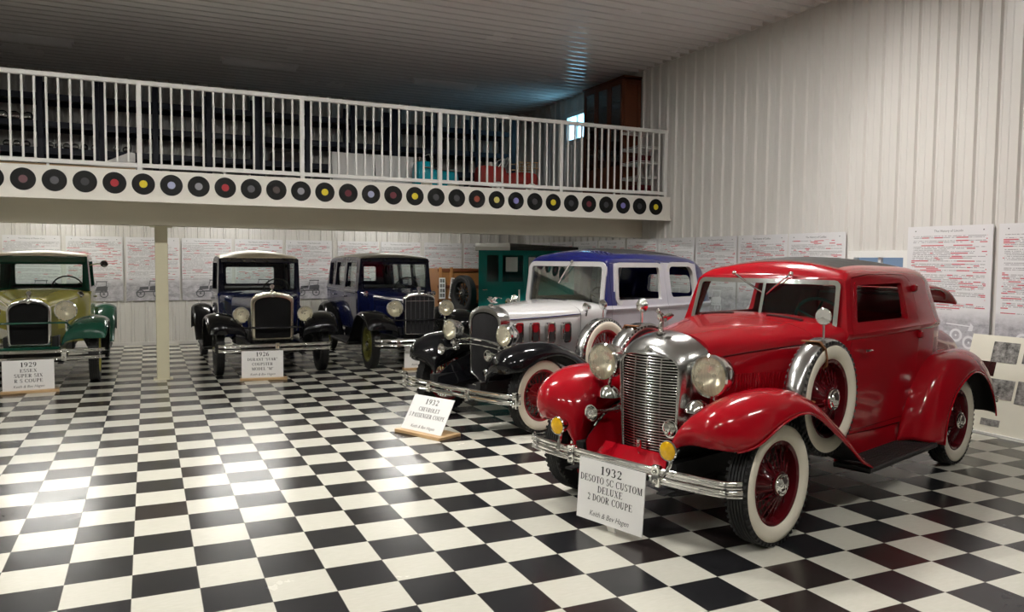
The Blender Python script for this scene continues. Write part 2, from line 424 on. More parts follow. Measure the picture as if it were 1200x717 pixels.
def wheel_meshes(c):
    """wheel, tyre, whitewall, hub cap; outer face towards +y, centre at origin"""
    r, w, ri = c.get('R', .36), c.get('tw', .072), c.get('ri', .245)
    out = {}
    t = MB(); sh = r-ri
    pr = [(ri-.012,-.045),(ri,-.052),(ri+sh*.3,-w),(ri+sh*.62,-w*1.04),(r-.018,-w*.9),(r-.004,-w*.78)]
    x = -w*.78
    for k in range(5):
        a = -w*.72+k*w*.29; pr += [(r,a),(r,a+w*.2),(r-.008,a+w*.215),(r-.008,a+w*.275)]
    pr += [(r,w*.74),(r-.004,w*.78),(r-.018,w*.9),(ri+sh*.62,w*1.04),(ri+sh*.3,w),(ri,.052),(ri-.012,.045),(ri-.012,-.045)]
    t.lathe(pr, n=56, cap=False)
    for k in range(56):       # shoulder blocks of the tread
        a = 2*pi*k/56; ca, sa = cos(a), sin(a)
        for sy in (-1, 1):
            st = len(t.v); t.box(-.009,.009, min(sy*w*.74,sy*w*.99), max(sy*w*.74,sy*w*.99), r-.024, r-.003)
            t.v[st:] = [(v[0]*ca+v[2]*sa, v[1], -v[0]*sa+v[2]*ca) for v in t.v[st:]]
    out['tyre'] = t.mesh('tyre', ['rubber'], 40)
    if c.get('ww'):
        f = MB(); f.lathe([(ri-.004,.050),(ri+.004,.058),(ri+sh*.28,w+.004),(ri+sh*.55,w*1.04+.003),(ri+sh*.74,w*1.0+.002),(ri+sh*.77,w*.96),(ri+sh*.5,w*.9),(ri,.045)], n=56, cap=False)
        out['whitewall'] = f.mesh('whitewall', ['ww'], 50)
    h = MB(); kind = c.get('wheel', 'wire')
    h.lathe([(ri+.004,.055),(ri-.006,.058),(ri-.022,.050),(ri-.030,.02),(ri-.036,-.02),(ri-.028,-.052),(ri,-.055),(ri-.004,0),(ri+.004,.055)], n=48, cap=False)
    if kind == 'wire':
        h.lathe([(.0,-.05),(.10,-.05),(.105,-.02),(.075,0),(.06,.05),(.072,.062),(.072,.075),(0,.078)], n=28)
        for k in range(20):
            a = 2*pi*k/20
            for (r0, y0, da, y1) in ((.066,.066,.16,.01),(.1,-.03,-.16,-.01)):
                b = a+da; h.tube([(r0*cos(a), y0, r0*sin(a)), ((ri-.03)*cos(b), y1, (ri-.03)*sin(b))], .0042, 5)
    else:
        n = 12
        h.lathe([(.0,-.05),(.085,-.05),(.085,.03),(.06,.045),(0,.05)], n=28)
        for k in range(n):
            a = 2*pi*k/n; h.tube([(.06*cos(a), .0, .06*sin(a)), (.5*ri*cos(a), 0, .5*ri*sin(a)), ((ri-.02)*cos(a), 0, (ri-.02)*sin(a))], [.020,.013,.017], 8)
    out['wheel'] = h.mesh('wheel', [c.get('wheelmat', 'maroon')], 40)
    k = MB(); q = .068 if kind == 'wire' else .05
    y = .072 if kind == 'wire' else .04
    k.lathe([(q*1.0,y-.02),(q*1.02,y),(q*.95,y+.016),(q*.80,y+.020),(q*.76,y+.014),(q*.68,y+.026),(q*.4,y+.036),(0,y+.039)], n=28)
    out['hub_cap'] = k.mesh('hub_cap', ['chrome'], 30)
    return out
def put_wheel(ms, parent, loc, left=True, name='wheel', tilt=0.0):
    w = O(name, ms['wheel'], parent, loc, (tilt, 0, 0 if left else pi))
    for k in ('tyre', 'whitewall', 'hub_cap'):
        if k in ms: O(k, ms[k], w)
    return w

def headlamp(parent, x, y, z, r, mat='chrome', tilt=0.0, depth=1.0, stem=None):
    b = MB(); d = r*1.5*depth
    b.lathe([(0,-d),(r*.35,-d*.96),(r*.68,-d*.82),(r*.88,-d*.58),(r*.98,-d*.3),(r*1.0,-.02),(r*1.06,-.012),(r*1.06,.012),(r*.97,.018),(r*.93,.008),(r*.92,-.004),(r*.80,-.035*r/.108),(r*.55,-.065*r/.108),(r*.25,-.080*r/.108),(0,-.083*r/.108)], ax='x', n=32, m=0)
    if stem: b.tube([(-d*.35,0,-r*.85),(-d*.35,0,stem-z)], [.02,.016], 10)
    o = b.build('headlight', [mat], parent, 35, (x, y, z), (0, tilt, 0))
    l = MB(); l.lathe([(r*.945,.008),(r*.8,.020),(r*.5,.030),(0,.035)], ax='x', n=32, cap=False); l.build('lens', ['clear'], o)
    l = MB(); l.lathe([(r*.925,-.002),(r*.80,-.032*r/.108),(r*.55,-.060*r/.108),(r*.25,-.076*r/.108),(0,-.079*r/.108)], ax='x', n=32, cap=False); l.build('reflector', ['bowl'], o, 60)
    l = MB(); l.ball((-.035*r/.108,0,0), r*.11, 12); l.build('bulb', ['lens'], o)
    return o

def bumper_bar(parent, x, hw, z, h, sweep=.1, mat='chrome', t=.012, crown=0.0, name='bumper'):
    P = []
    for k in range(33):
        u = -1+k/16; e = abs(u)**3.2
        P.append((x-sweep*e-(.05*max(0,(abs(u)-.93)/.07)**2), u*hw, z))
    mb = MB(); rings = []
    for i, p in enumerate(P):
        a = Vector(P[max(i-1,0)]); b = Vector(P[min(i+1,32)]); d = (b-a).normalized(); n = Vector((d.y,-d.x,0)) 
        n = n if n.x > 0 else -n
        r = []
        for (u, v) in ((0,-1),(.7,-.85),(1,-.55),(.75,-.22),(.65,0),(.75,.22),(1,.55),(.7,.85),(0,1),(-.6,.8),(-.6,-.8)):
            q = Vector(p)+n*t*u; r.append((q.x, q.y, q.z+v*h/2))
        rings.append(r)
    mb.loft(rings); return mb.build(name, [mat], parent, 50)

def arch(w, z0, z1, shoulder=.12, wb=None, n=10, point=0.0, p=1.0):
    """closed radiator outline, counter-clockwise in (y, z)"""
    wb = wb or w; h = [(0, z0-point), (wb*.6, z0-point*.35), (wb-.01, z0), (wb, z0+.012)]
    zs = z1-shoulder
    for t in (.25,.5,.75,1): h.append((wb+(w-wb)*t, z0+.012+(zs-z0-.012)*t))
    for k in range(1, n+1):
        a = k/n*pi/2; h.append((w*cos(a)**p, zs+shoulder*sin(a)**.9))
    return h + [(-y, z) for y, z in h[-2:0:-1]]

def window_set(parent, poly, side, ysurf, fmat, fw=.02, pane=True, proud=.006, curve=None):
    """raised frame round an opening in the cab side, with its pane"""
    lean = curve or (lambda z: 0.0)
    mb = MB(); o_ = grow(poly, fw); i_ = grow(poly, -.006)
    mb.ring(o_, i_, ysurf-.022, ysurf+proud)
    mb.v = [(v[0], (v[1]+lean(v[2]))*side, v[2]) for v in mb.v]
    f = mb.build('window_frame', [fmat], parent, 40)
    if pane:
        g = MB(); g.prism(grow(poly, .002), ysurf-.030, ysurf-.025); g.v = [(v[0], (v[1]+lean(v[2]))*side, v[2]) for v in g.v]
        g.build('pane', ['glass'], f)
    return f

def build_car(c):
    T = thing(c['name'], c['label'], 'car', (c['pos'][0], c['pos'][1], 0), R(c['yaw']), None)
    wb = c['wb']; tr = c.get('track', .71); Rw = c.get('R', .36)
    body, upper = c['body'], c.get('upper', c['body'])
    # ---- cab shell with its openings
    st = c['cab']; outer = cab_loft(st); inner = cab_loft(st, inset=.035, floor=c.get('floor', .62))
    zb = st[0][4]; rake = st[0][10]; x0 = st[0][0]
    cut = [inner]
    ws = c['ws']                                     # windscreen polygon (y, z)
    cm = MB(); cm.prism(ws, x0+.12, x0-.42, 'x'); cut.append(cm.mesh('c', []))
    if c.get('rearwin'):
        cm = MB(); cm.prism(c['rearwin'], st[-1][0]+.4, st[-1][0]-.3, 'x'); cut.append(cm.mesh('c', []))
    for w in c['wins']:
        for s in (1, -1):
            cm = MB(); cm.prism(w, s*.40, s*.95); cut.append(cm.mesh('c', []))
    shell = boolean(outer, cut)
    ztop = c.get('twotone', 9)
    def paint(me):
        for k in (body, upper, c.get('roof', upper)): me.materials.append(MT[k])
        zr, rw = c.get('roofline', 9), c.get('roofw', .5)
        if ztop < 5:
            bm = bmesh.new(); bm.from_mesh(me)
            bmesh.ops.bisect_plane(bm, geom=bm.verts[:]+bm.edges[:]+bm.faces[:], plane_co=(0,0,ztop), plane_no=(0,0,1)); bm.to_mesh(me); bm.free()
        for p in me.polygons:
            p.material_index = 0
            z = p.center.z
            if z > ztop and (c.get('upfn') or (lambda q: True))(p.center): p.material_index = 1
            if z > zr and abs(p.center.y) < rw and p.normal.z > c.get('rn', .5) and c.get('rx', (-9, 9))[0] < p.center.x < c.get('rx', (-9, 9))[1]: p.material_index = 2
        shade(me, 32)
    doors = c.get('doors', [])
    dcut = []
    for d in doors:
        for s in (1, -1):
            g = MB(); g.prism(grow(d, .004), s*.45, s*.95); dcut.append(g.mesh('c', []))
            g = MB(); g.prism(d, s*.46, s*.95); me = boolean(shell, [g.mesh('c', [])], 'INTERSECT'); paint(me)
            dd = O('door', me, T)
            hx, hz = c['handle'] if len(doors) == 1 else (min(p[0] for p in d)+.12, zb-.11)
            yb = c.get('hy', .665)
            h = MB(); h.tube([(hx, s*(yb-.02), hz), (hx, s*(yb+.035), hz)], .010, 8); h.tube([(hx+.012, s*(yb+.035), hz), (hx-.05, s*(yb+.04), hz+.002), (hx-.11, s*(yb+.037), hz-.004)], [.010,.009,.005], 8)
            h.build('door_handle', ['chrome'], dd)
            for q in c.get('hinges', []):
                hg = MB(); hg.box(q[0]-.035, q[0]+.035, min(s*q[2],s*(q[2]+.03)), max(s*q[2],s*(q[2]+.03)), q[1]-.028, q[1]+.028, b=.012); hg.build('hinge', [body], dd)
    me = boolean(shell, dcut) if dcut else shell
    paint(me); O('body', me, T)
    # ---- frames and panes
    for w in c['wins']:
        for s in (1, -1):
            zc = [q[1] for q in w]; z1, z2 = min(zc), max(zc)
            k = (c['wr']-c['wbz'])/(st[2][6]-zb)
            window_set(T, w, s, c['wbz']+.002, c.get('framemat', body), c.get('fw', .018), pane=c.get('panes', True), curve=lambda z: k*(z-zb), proud=c.get('proud', .006))
    # windscreen frame and glass lean with the cab front
    def lean(mb, off): mb.v = [(v[0]+x0+off+rake*max(0, v[2]-zb), v[1], v[2]) for v in mb.v]; return mb
    f = MB(); f.ring(grow(ws, c.get('wsw', .014)), grow(ws, -.010), -.012, .012, 'x')
    if c.get('divider'): 
        za, zz = min(q[1] for q in ws), max(q[1] for q in ws); f.box(-.008, .014, -.012, .012, za+.03, zz-.003)
    fo = lean(f, .004).build('windscreen_frame', [c.get('wsmat', 'chrome')], T, 40)
    g = MB(); g.prism(grow(ws, -.004), -.003, .003, 'x'); lean(g, .0).build('pane', ['glass'], fo)
    if c.get('rearwin'):
        xr = st[-1][0]; g = MB(); g.prism(grow(c['rearwin'], -.002), xr+.05, xr+.056, 'x'); g.build('pane', ['glass'], T)
    for (yy, zz, y1, z1) in c.get('wipers', []):
        X = lambda z, o: x0+rake*max(0, z-zb)+o
        w = MB(); w.ball((X(zz,.03), yy, zz), .018); w.tube([(X(zz,.03), yy, zz), (X((zz+z1)/2,.035), (yy+y1)/2, (zz+z1)/2), (X(z1,.02), y1, z1)], .006, 6)
        dy, dz = y1-yy, z1-zz; w.tube([(X(z1,.012), y1-dy*.45, z1-dz*.45), (X(z1,.012), y1+dy*.2, z1+dz*.2)], .006, 6); w.build('wiper', ['chrome'], T)
    if c.get('visor'):
        v = c['visor']; g = MB(); g.loft([[(x0+rake*.4+.02, y, v[1]+.01), (x0+rake*.4+.02, y, v[1]), (x0+v[0], y, v[1]-v[2]), (x0+v[0], y, v[1]-v[2]+.008)] for y in (-v[3], -v[3]*.5, 0, v[3]*.5, v[3])]); g.build('sun_visor', [upper], T)
    # ---- cabin fittings
    zf = c.get('floor', .62); xm = c.get('seatx', x0-.95)
    s = MB(); s.box(xm-.1, xm+.5, -.52, .52, zf-.1, zf+.17, b=.05); s.build('seat', [c.get('seatmat', 'seat')], T)
    s = MB(); s.box(xm-.26, xm-.1, -.52, .52, zf+.05, zf+c.get('backh', .55), b=.06); s.build('backrest', [c.get('seatmat', 'seat')], T)
    s = MB(); s.box(x0-.16, x0-.05, -.56, .56, zb-.18, zb+.03, b=.03); s.build('dashboard', [c.get('dash', 'seat')], T)
    s = MB(); ctr = Vector((x0-.36, .3, zb+.04))
    up = Vector((.45, 0, .9)).normalized(); sd = Vector((0,1,0)); n2 = Vector((.9,0,-.45)).normalized()
    rim = [tuple(ctr+(sd*cos(2*pi*k/24)+up*sin(2*pi*k/24))*.2) for k in range(24)]
    s.tube(rim, .011, 8, closed=True)
    for a in (.5, 2.6, 4.71): s.tube([tuple(ctr), tuple(ctr+(sd*cos(a)+up*sin(a))*.2)], .008, 6)
    s.tube([tuple(ctr), tuple(ctr+n2*.42)], .018, 8); s.build('steering_wheel', ['satin'], T)
    # ---- bonnet and scuttle
    h = MB(); hood_loft(h, c['hood'], p=c.get('hp', 1.0))
    hx0, hx1 = c['hood'][0][0], c['hood'][-1][0]
    def hoodw(x, z):
        L = c['hood']; 
        for a, b in zip(L, L[1:]):
            if b[0] <= x <= a[0]:
                t = (a[0]-x)/(a[0]-b[0]); q = [u+(v-u)*t for u, v in zip(a, b)]
                k = max(0, min(1, (z-q[4])/(q[2]-q[4]))); return q[5]+(q[1]-q[5])*sin(k*pi/2), q
    lv = c.get('louvers')
    if lv:
        xa, xb, za, zz, n = lv
        for k in range(n):
            x = xa+(xb-xa)*k/(n-1)
            for s_ in (1, -1):
                y0, _ = hoodw(x, za+.02); y1, _ = hoodw(x, zz-.02); q = .007
                h.add([(x-.012, s_*(y0-.002), za), (x+.004, s_*(y0+q), za), (x+.004, s_*(y1+q), zz), (x-.012, s_*(y1-.002), zz), (x+.006, s_*(y0-.004), za), (x+.006, s_*(y1-.004), zz)],
                      [(0,1,2,3), (1,4,5,2), (0,4,1), (3,2,5)])
    ho = h.build('hood', [c.get('hoodmat', body)], T, 40)
    if c.get('hingeline'):
        for s_ in (1, -1):
            b = MB(); b.tube([(q[0], s_*(q[1]+.002), q[2]+.004) for q in catmull(c['hood'], 4)], .005, 6); b.build('hood_hinge', [c['hingeline']], ho)
    if c.get('cowl'):
        k = MB(); hood_loft(k, c['cowl'], p=c.get('hp', 1.0)); k.build('cowl', [c.get('cowlmat', c.get('hoodmat', body))], T, 40)
    for (x, y, l, w) in c.get('cowlvents', []):
        W, zl, zt = c['ventq']; rings = []
        for q in range(9):
            yy = y-w/2+w*q/8; a = math.acos(min(1, (abs(yy)/W)**(1/c.get('hp', 1.0)))); z = zl+(zt-zl)*sin(a)
            rings.append([(x+l/2,yy,z-.004),(x+l/2,yy,z+.004),(x-l/2+.01,yy,z+.009),(x-l/2,yy,z+.008),(x-l/2,yy,z-.004)])
        k = MB(); k.loft(rings); k.build('cowl_vent', ['core'], T)
    # ---- tail
    if c.get('deck'):
        k = MB(); hood_loft(k, c['deck'], p=c.get('dp', .8)); k.build('deck_lid', [body], T, 45)
    # ---- chassis
    k = MB()
    for s_ in (1, -1): k.box(-wb-.55, c.get('fx', .45), s_*.36-.03, s_*.36+.03, .36, .47)
    k.box(x0-.1, x0+.2, -.4, .4, .34, .45); k.box(-wb+.2, -wb-.2, -.36, .36, .38, .6)
    k.box(c['hood'][0][0]-.75, c['hood'][0][0]-.05, -.3, .3, .34, .6)
    for ax in (0, -wb): k.tube([(ax,-tr,Rw-.03),(ax,-.3,Rw-.06),(ax,.3,Rw-.06),(ax,tr,Rw-.03)], .035, 8)
    for s_ in (1, -1):
        for k2 in range(4): k.box(.5-.12*k2-.45, .5+.05-.1*k2, s_*.36-.028, s_*.36+.028, .305+.013*k2, .316+.013*k2)
    k.build('chassis', ['satin'], T)
    # ---- wings, running boards, wheels
    for s_ in (1, -1):
        fender('fender', c['ff'] if s_ > 0 else c.get('ffr', c['ff']), [c['fmat'], 'satin'], T, s_)
        fender('fender', c['rf'], [c['fmat'], 'satin'], T, s_)
        rb = c['rb']
        k = MB(); k.box(rb[0], rb[1], min(s_*rb[2],s_*rb[3]), max(s_*rb[2],s_*rb[3]), rb[4]-.035, rb[4], b=.012)
        for q in range(9):
            y = rb[2]+.03+(rb[3]-rb[2]-.06)*q/8; k.box(rb[0]+.02, rb[1]-.02, s_*y-.006, s_*y+.006, rb[4], rb[4]+.005)
        k.build('running_board', ['mat'], T)
        k = MB(); k.loft([[(x, s_*rb[2], rb[4]-.01), (x, s_*(rb[2]+.012), rb[4]-.01), (x, s_*(c['cab'][0][2]+.0), c['cab'][0][1]+.04), (x, s_*(c['cab'][0][2]-.02), c['cab'][0][1]+.04)] for x in (rb[0], (rb[0]+rb[1])/2, rb[1])]); k.build('splash_panel', [c.get('splash', c['fmat'])], T)
        if c.get('apron'):
            a = c['apron']; k = MB()
            for dy, m in ((0, 1), (-.008, 0)):
                v = [(p[0], s_*(p[1]+dy), p[2]) for p in a]+[(p[3], s_*(p[4]+dy), p[5]) for p in a]; n = len(a)
                k.add(v, [(i, i+1, n+i+1, n+i) for i in range(n-1)], m)
            k.build('fender_apron', [c['fmat'], 'satin'], T)
    ms = wheel_meshes(c)
    for (x, y) in ((0, tr), (0, -tr), (-wb, tr), (-wb, -tr)): put_wheel(ms, T, (x, y, Rw), y > 0)
    if c.get('spare'):
        x, y, z = c['spare']
        for s_ in c.get('sparesides', (1, -1)):
            w = put_wheel(ms, T, (x, s_*y, z), s_ > 0, 'spare_wheel')
            k = MB(); ri, ro = Rw+.004, Rw+.012; rings = []
            tw = c.get('tw', .072)
            for j in range(29):
                a = R(-2+184*j/28); r_ = []
                for (rr, yy) in ((Rw-.03,tw*1.02),(Rw-.004,tw*.92),(Rw+.012,tw*.6),(Rw+.014,-tw*.6),(Rw-.004,-tw*.95),(Rw-.03,-tw*1.04),(Rw-.012,-tw*.88),(Rw+.004,-tw*.5),(Rw+.004,tw*.5),(Rw-.01,tw*.86)):
                    r_.append((rr*cos(a), yy, rr*sin(a)))
                rings.append(r_)
            k.loft(rings); k.build('wheel_cover', ['brushed'], w, 40)
            if c.get('straps'):
                for a in (R(70), R(2)):
                    ca, sa = cos(a), sin(a); k = MB()
                    if s_ < 0: ca = -ca
                    k.tube([(ca*rr, yy, sa*rr) for rr, yy in ((Rw+.02,-tw),(Rw+.022,tw*.7),(Rw-.02,tw*1.12),(Rw-.08,tw*1.12),(Rw-.125,.068),(Rw-.15,.04))], .01, flat=(.014,.004)); k.build('strap', ['leather'], w)
            k = MB(); zz = Rw+.01; k.tube([(0,0,zz),(0,0,zz+.10)], .009, 8); st_ = len(k.v)
            k.lathe([(0,-.035),(.03,-.03),(.05,-.008),(.054,.004),(.05,.010),(0,.012)], ax='x', n=24, o=(0,0,zz+.135)); k.build('mirror', ['chrome'], w, 40)
    # ---- nose
    c['nose'](T, c)
    return T
# ------------------------------------------------------------------ noses
def shell_ring(T, outer, inner, x0, x1, mat, core_mat, name='radiator_shell', core_x=None, edge=.012):
    mb = MB(); o1 = grow(outer, -edge)
    def r(p, x): return [(x, q[0], q[1]) for q in p]
    mb.loft([r(outer, x0), r(outer, x1-edge), r(grow(outer, -edge*.3), x1-edge*.3), r(o1, x1), r(grow(inner, edge*.6), x1), r(grow(inner, edge*.1), x1-edge*.5), r(inner, x1-edge*1.6), r(inner, x0), r(outer, x0)], True, False)
    s = mb.build(name, [mat], T, 40)
    k = MB(); k.prism(grow(inner, .004), (core_x or x1-.05)-.02, core_x or x1-.05, 'x'); k.build('radiator_core', [core_mat], T)
    return s
def mascot(T, x, z, kind):
    b = MB()
    if kind == 'lady':     # winged figure leaning forward on a small base
        b.lathe([(0,0),(.030,0),(.030,.008),(.018,.014),(.014,.03),(0,.032)], ax='z', n=20)
        b.tube([(0,0,.02),(.006,0,.05),(-.002,0,.08),(.014,0,.105),(.026,0,.128)], [.012,.017,.013,.019,.012], 10)
        b.ball((.034,0,.146), .014, 12)
        for s in (1,-1): b.loft([[(.01,s*.012,.12),(-.02,s*.012,.10),(-.03,s*.008,.075),(.0,s*.01,.085)],[(-.015,s*.028,.132),(-.05,s*.032,.112),(-.06,s*.03,.098),(-.02,s*.026,.105)],[(-.05,s*.038,.135),(-.075,s*.04,.122),(-.078,s*.04,.116),(-.055,s*.037,.12)]])
    elif kind == 'eagle':
        b.lathe([(0,0),(.03,0),(.028,.012),(.015,.02),(0,.022)], ax='z', n=18)
        b.tube([(.045,0,.075),(.025,0,.07),(.0,0,.05),(-.05,0,.04),(-.09,0,.035)], [.006,.014,.022,.018,.004], 10)
        for s in (1,-1): b.loft([[(.01,s*.012,.06),(-.03,s*.012,.055),(-.03,s*.01,.045),(.005,s*.01,.045)],[(-.01,s*.05,.095),(-.05,s*.05,.09),(-.05,s*.048,.082),(-.01,s*.048,.085)],[(-.05,s*.07,.09),(-.085,s*.07,.08),(-.085,s*.068,.074),(-.05,s*.068,.082)]])
    else:                  # round temperature gauge cap with wings
        b.lathe([(0,0),(.032,0),(.034,.012),(.02,.022),(.012,.03),(.012,.05),(0,.05)], ax='z', n=20)
        b.lathe([(0,-.012),(.026,-.012),(.032,-.004),(.032,.006),(.026,.012),(0,.012)], ax='x', n=22, o=(0,0,.078))
        if kind == 'wing':
            for s in (1,-1): b.box(-.006,.006, min(s*.02,s*.09), max(s*.02,s*.09), .035,.046, b=.004)
    b.build('mascot', ['chrome'], T, 40, (x, 0, z))
def horn(T, x, y, z, L=.26, r=.048, mat='chrome'):
    b = MB(); b.lathe([(0,-L),(.022,-L),(.028,-L*.8),(.014,-L*.72),(.014,-L*.35),(.022,-.06),(r*.8,-.012),(r,0),(r*1.03,.004),(r*.9,.004),(r*.55,-.03),(.014,-.08),(0,-.08)], ax='x', n=24)
    b.build('horn', [mat], T, 40, (x, y, z))
def plate_bolts(T, x, y, z, h):
    b = MB(); b.box(x-.02, x+.018, y-.028, y+.028, z-h*.62, z+h*.62, b=.008); b.ball((x+.02, y, z+h*.28), .014, 10); b.ball((x+.02, y, z-h*.28), .014, 10); b.build('bumper_clamp', ['chrome'], T)

def nose_red(T, c):
    # smooth domed shell running into the bonnet
    out = []
    for x, w, zt, sh in ((.0,.315,1.185,.20),(.06,.300,1.18,.20),(.12,.285,1.165,.19),(.17,.268,1.142,.18),(.205,.248,1.105,.16),(.222,.232,1.075,.14)):
        out.append([(x+.035*(z-.75)*0, y, z) for y, z in arch(w, .42, zt, sh, w*.9)])
    inner = arch(.222, .43, 1.06, .075, .20, p=.75)
    out.append([(.222, y, z) for y, z in inner]); out.append([(.15, y, z) for y, z in inner]); out.append([(.0, y, z) for y, z in inner])
    m = MB(); m.loft(out, True, False); m.build('radiator_shell', ['brushed'], T, 50)
    k = MB(); k.prism(grow(inner, .004), .10, .13, 'x'); k.build('radiator_core', ['core'], T)
    g = MB(); n = 36
    def half(z):
        k_ = .192+.022*min(1, (z-.43)/.5)
        return k_*max(0, 1-((z-.98)/.075)**2)**.33 if z > .98 else k_
    for k2 in range(n):
        z = .445+.605*k2/(n-1); w = half(z)
        P = [(.195+.052*(1-(u/ .23)**2)+.012*sin((z-.43)/.6*pi), u, z) for u in [w*(-1+2*j/12) for j in range(13)]]
        g.tube(P, .0039, 6)
    for y in (-.1, 0, .1): g.tube([(.178+.052*(1-(y/.23)**2)+.012*sin(t*pi), y, .43+.6*t) for t in [j/8 for j in range(9)]], .005, 6)
    rimp = [( .197+.052*(1-(y/.23)**2)*.9, y, z) for y, z in grow(inner, -.004)]
    g.tube(rimp, .008, 6, closed=True)
    g.build('grille', ['slat'], T, 60)
    b = MB(); b.prism([(-.05,1.06),(.05,1.06),(.03,1.045),(0,1.10),(-.03,1.045)], .232, .24, 'x'); b.lathe([(0,-.004),(.022,-.004),(.022,.006),(.014,.012),(0,.012)], ax='x', n=6, o=(.232,0,1.085)); b.build('emblem', ['chrome'], T)
    mascot(T, .10, 1.168, 'lady')
    for y in (.415, -.415): headlamp(T, .17, y, .955, .121, tilt=0, stem=.76)
    # bar, domes, horns
    b = MB(); b.tube([(.06,-.50,.70),(.10,-.38,.735),(.11,-.25,.745),(.10,-.2,.745)], .017, 10); b.tube([(.06,.50,.70),(.10,.38,.735),(.11,.25,.745),(.10,.2,.745)], .017, 10); b.tube([(.09,-.36,.74),(.05,0,.70),(.09,.36,.74)], .012, 8); b.build('lamp_bar', ['chrome'], T)
    for y in (.345, -.345):
        b = MB(); b.lathe([(0,.066),(.025,.062),(.055,.043),(.072,.013),(.077,-.010),(.066,-.014),(0,-.014)], ax='z', n=26); b.build('horn_dome', ['chrome'], T, 40, (.19, y, .745))
        horn(T, .40, y*.89, .655, .28, .052)
    # bumper of two ribbed bars
    bumper_bar(T, .548, .80, .434, .046, .07); bumper_bar(T, .542, .80, .384, .046, .07)
    for y in (-.33, .33): plate_bolts(T, .550, y, .409, .10)
    for y in (.43, -.43):
        f = MB(); r = .056; f.lathe([(0,-.075),(.03,-.07),(.05,-.03),(r,-.004),(r*1.08,.004),(r*1.0,.012),(r*.92,.008),(0,.008)], ax='x', n=26); f.tube([(-.03,0,-.04),(-.02,-.0,-.09),(.02,-.02*(1 if y>0 else -1),-.15)], .011, 8)
        fo = f.build('fog_lamp', ['chrome'], T, 40, (.58, y, .578)); l = MB(); l.lathe([(r*.93,.009),(r*.6,.017),(0,.02)], ax='x', n=26); l.build('amber_lens', ['amber'], fo)
    k = MB(); k.lathe([(0,.03),(.018,.025),(.022,0),(.016,-.02),(.01,-.05),(0,-.05)], ax='z', n=16, o=(.30,0,.50)); k.tube([(.30,0,.46),(.29,0,.38)], .007, 6); k.build('crank_guide', ['chrome'], T)
    k = MB(); k.loft([[(.25,y,.455),(.25,y,.43),(.43-.28*abs(y)**1.5,y,.375),(.43-.28*abs(y)**1.5,y,.39)] for y in [-.36+.072*i for i in range(11)]]); k.build('apron', ['red'], T)
    # raised lid of the rumble seat, a curved shell reaching back behind the cab
    lid = []
    for q in catmull([(-2.70,1.405,.02),(-2.95,1.45,.03),(-3.18,1.455,.04),(-3.38,1.405,.035),(-3.52,1.32,.02),(-3.55,1.285,.01)], 3):
        lid.append([(q[0]+.05*u*u, .50*u, q[1]-q[2]*1.1*u**4) for u in [-1+j/8 for j in range(17)]])
    m = MB(); m.loft(lid, False, False); o = m.build('rumble_lid', ['red'], T, 60); sl = o.modifiers.new('thickness', 'SOLIDIFY'); sl.thickness = .022; sl.offset = 0
    m = MB(); m.loft([[(x, -.44, z), (x, .44, z), (x, .44, z-.05), (x, -.44, z-.05)] for x, z in ((-2.72,1.36),(-3.1,1.405),(-3.34,1.385),(-3.40,1.35))]); m.build('rumble_pad', ['redseat'], T, 40)
    for sy in (1, -1):
        m = MB(); m.tube([(-2.66, sy*.36, 1.20), (-2.80, sy*.38, 1.30), (-3.0, sy*.40, 1.40)], .012, 8); m.build('lid_stay', ['satin'], T)
    m = MB(); m.box(-2.86, -2.84, -.46, .46, 1.12, 1.39, b=.01); m.build('rumble_panel', ['redseat'], T)
    # tail lamp and bumper
    b = MB(); b.lathe([(0,-.05),(.04,-.04),(.05,0),(.045,.012),(0,.012)], ax='x', n=20); tl = b.build('tail_lamp', ['chrome'], T, 40, (-3.56, .70, .52), (0,0,pi)); l = MB(); l.lathe([(.04,.012),(.02,.022),(0,.024)], ax='x', n=20); l.build('red_lens', ['redlens'], tl)
    bumper_bar(T, -3.75, .80, .44, .06, -.1)

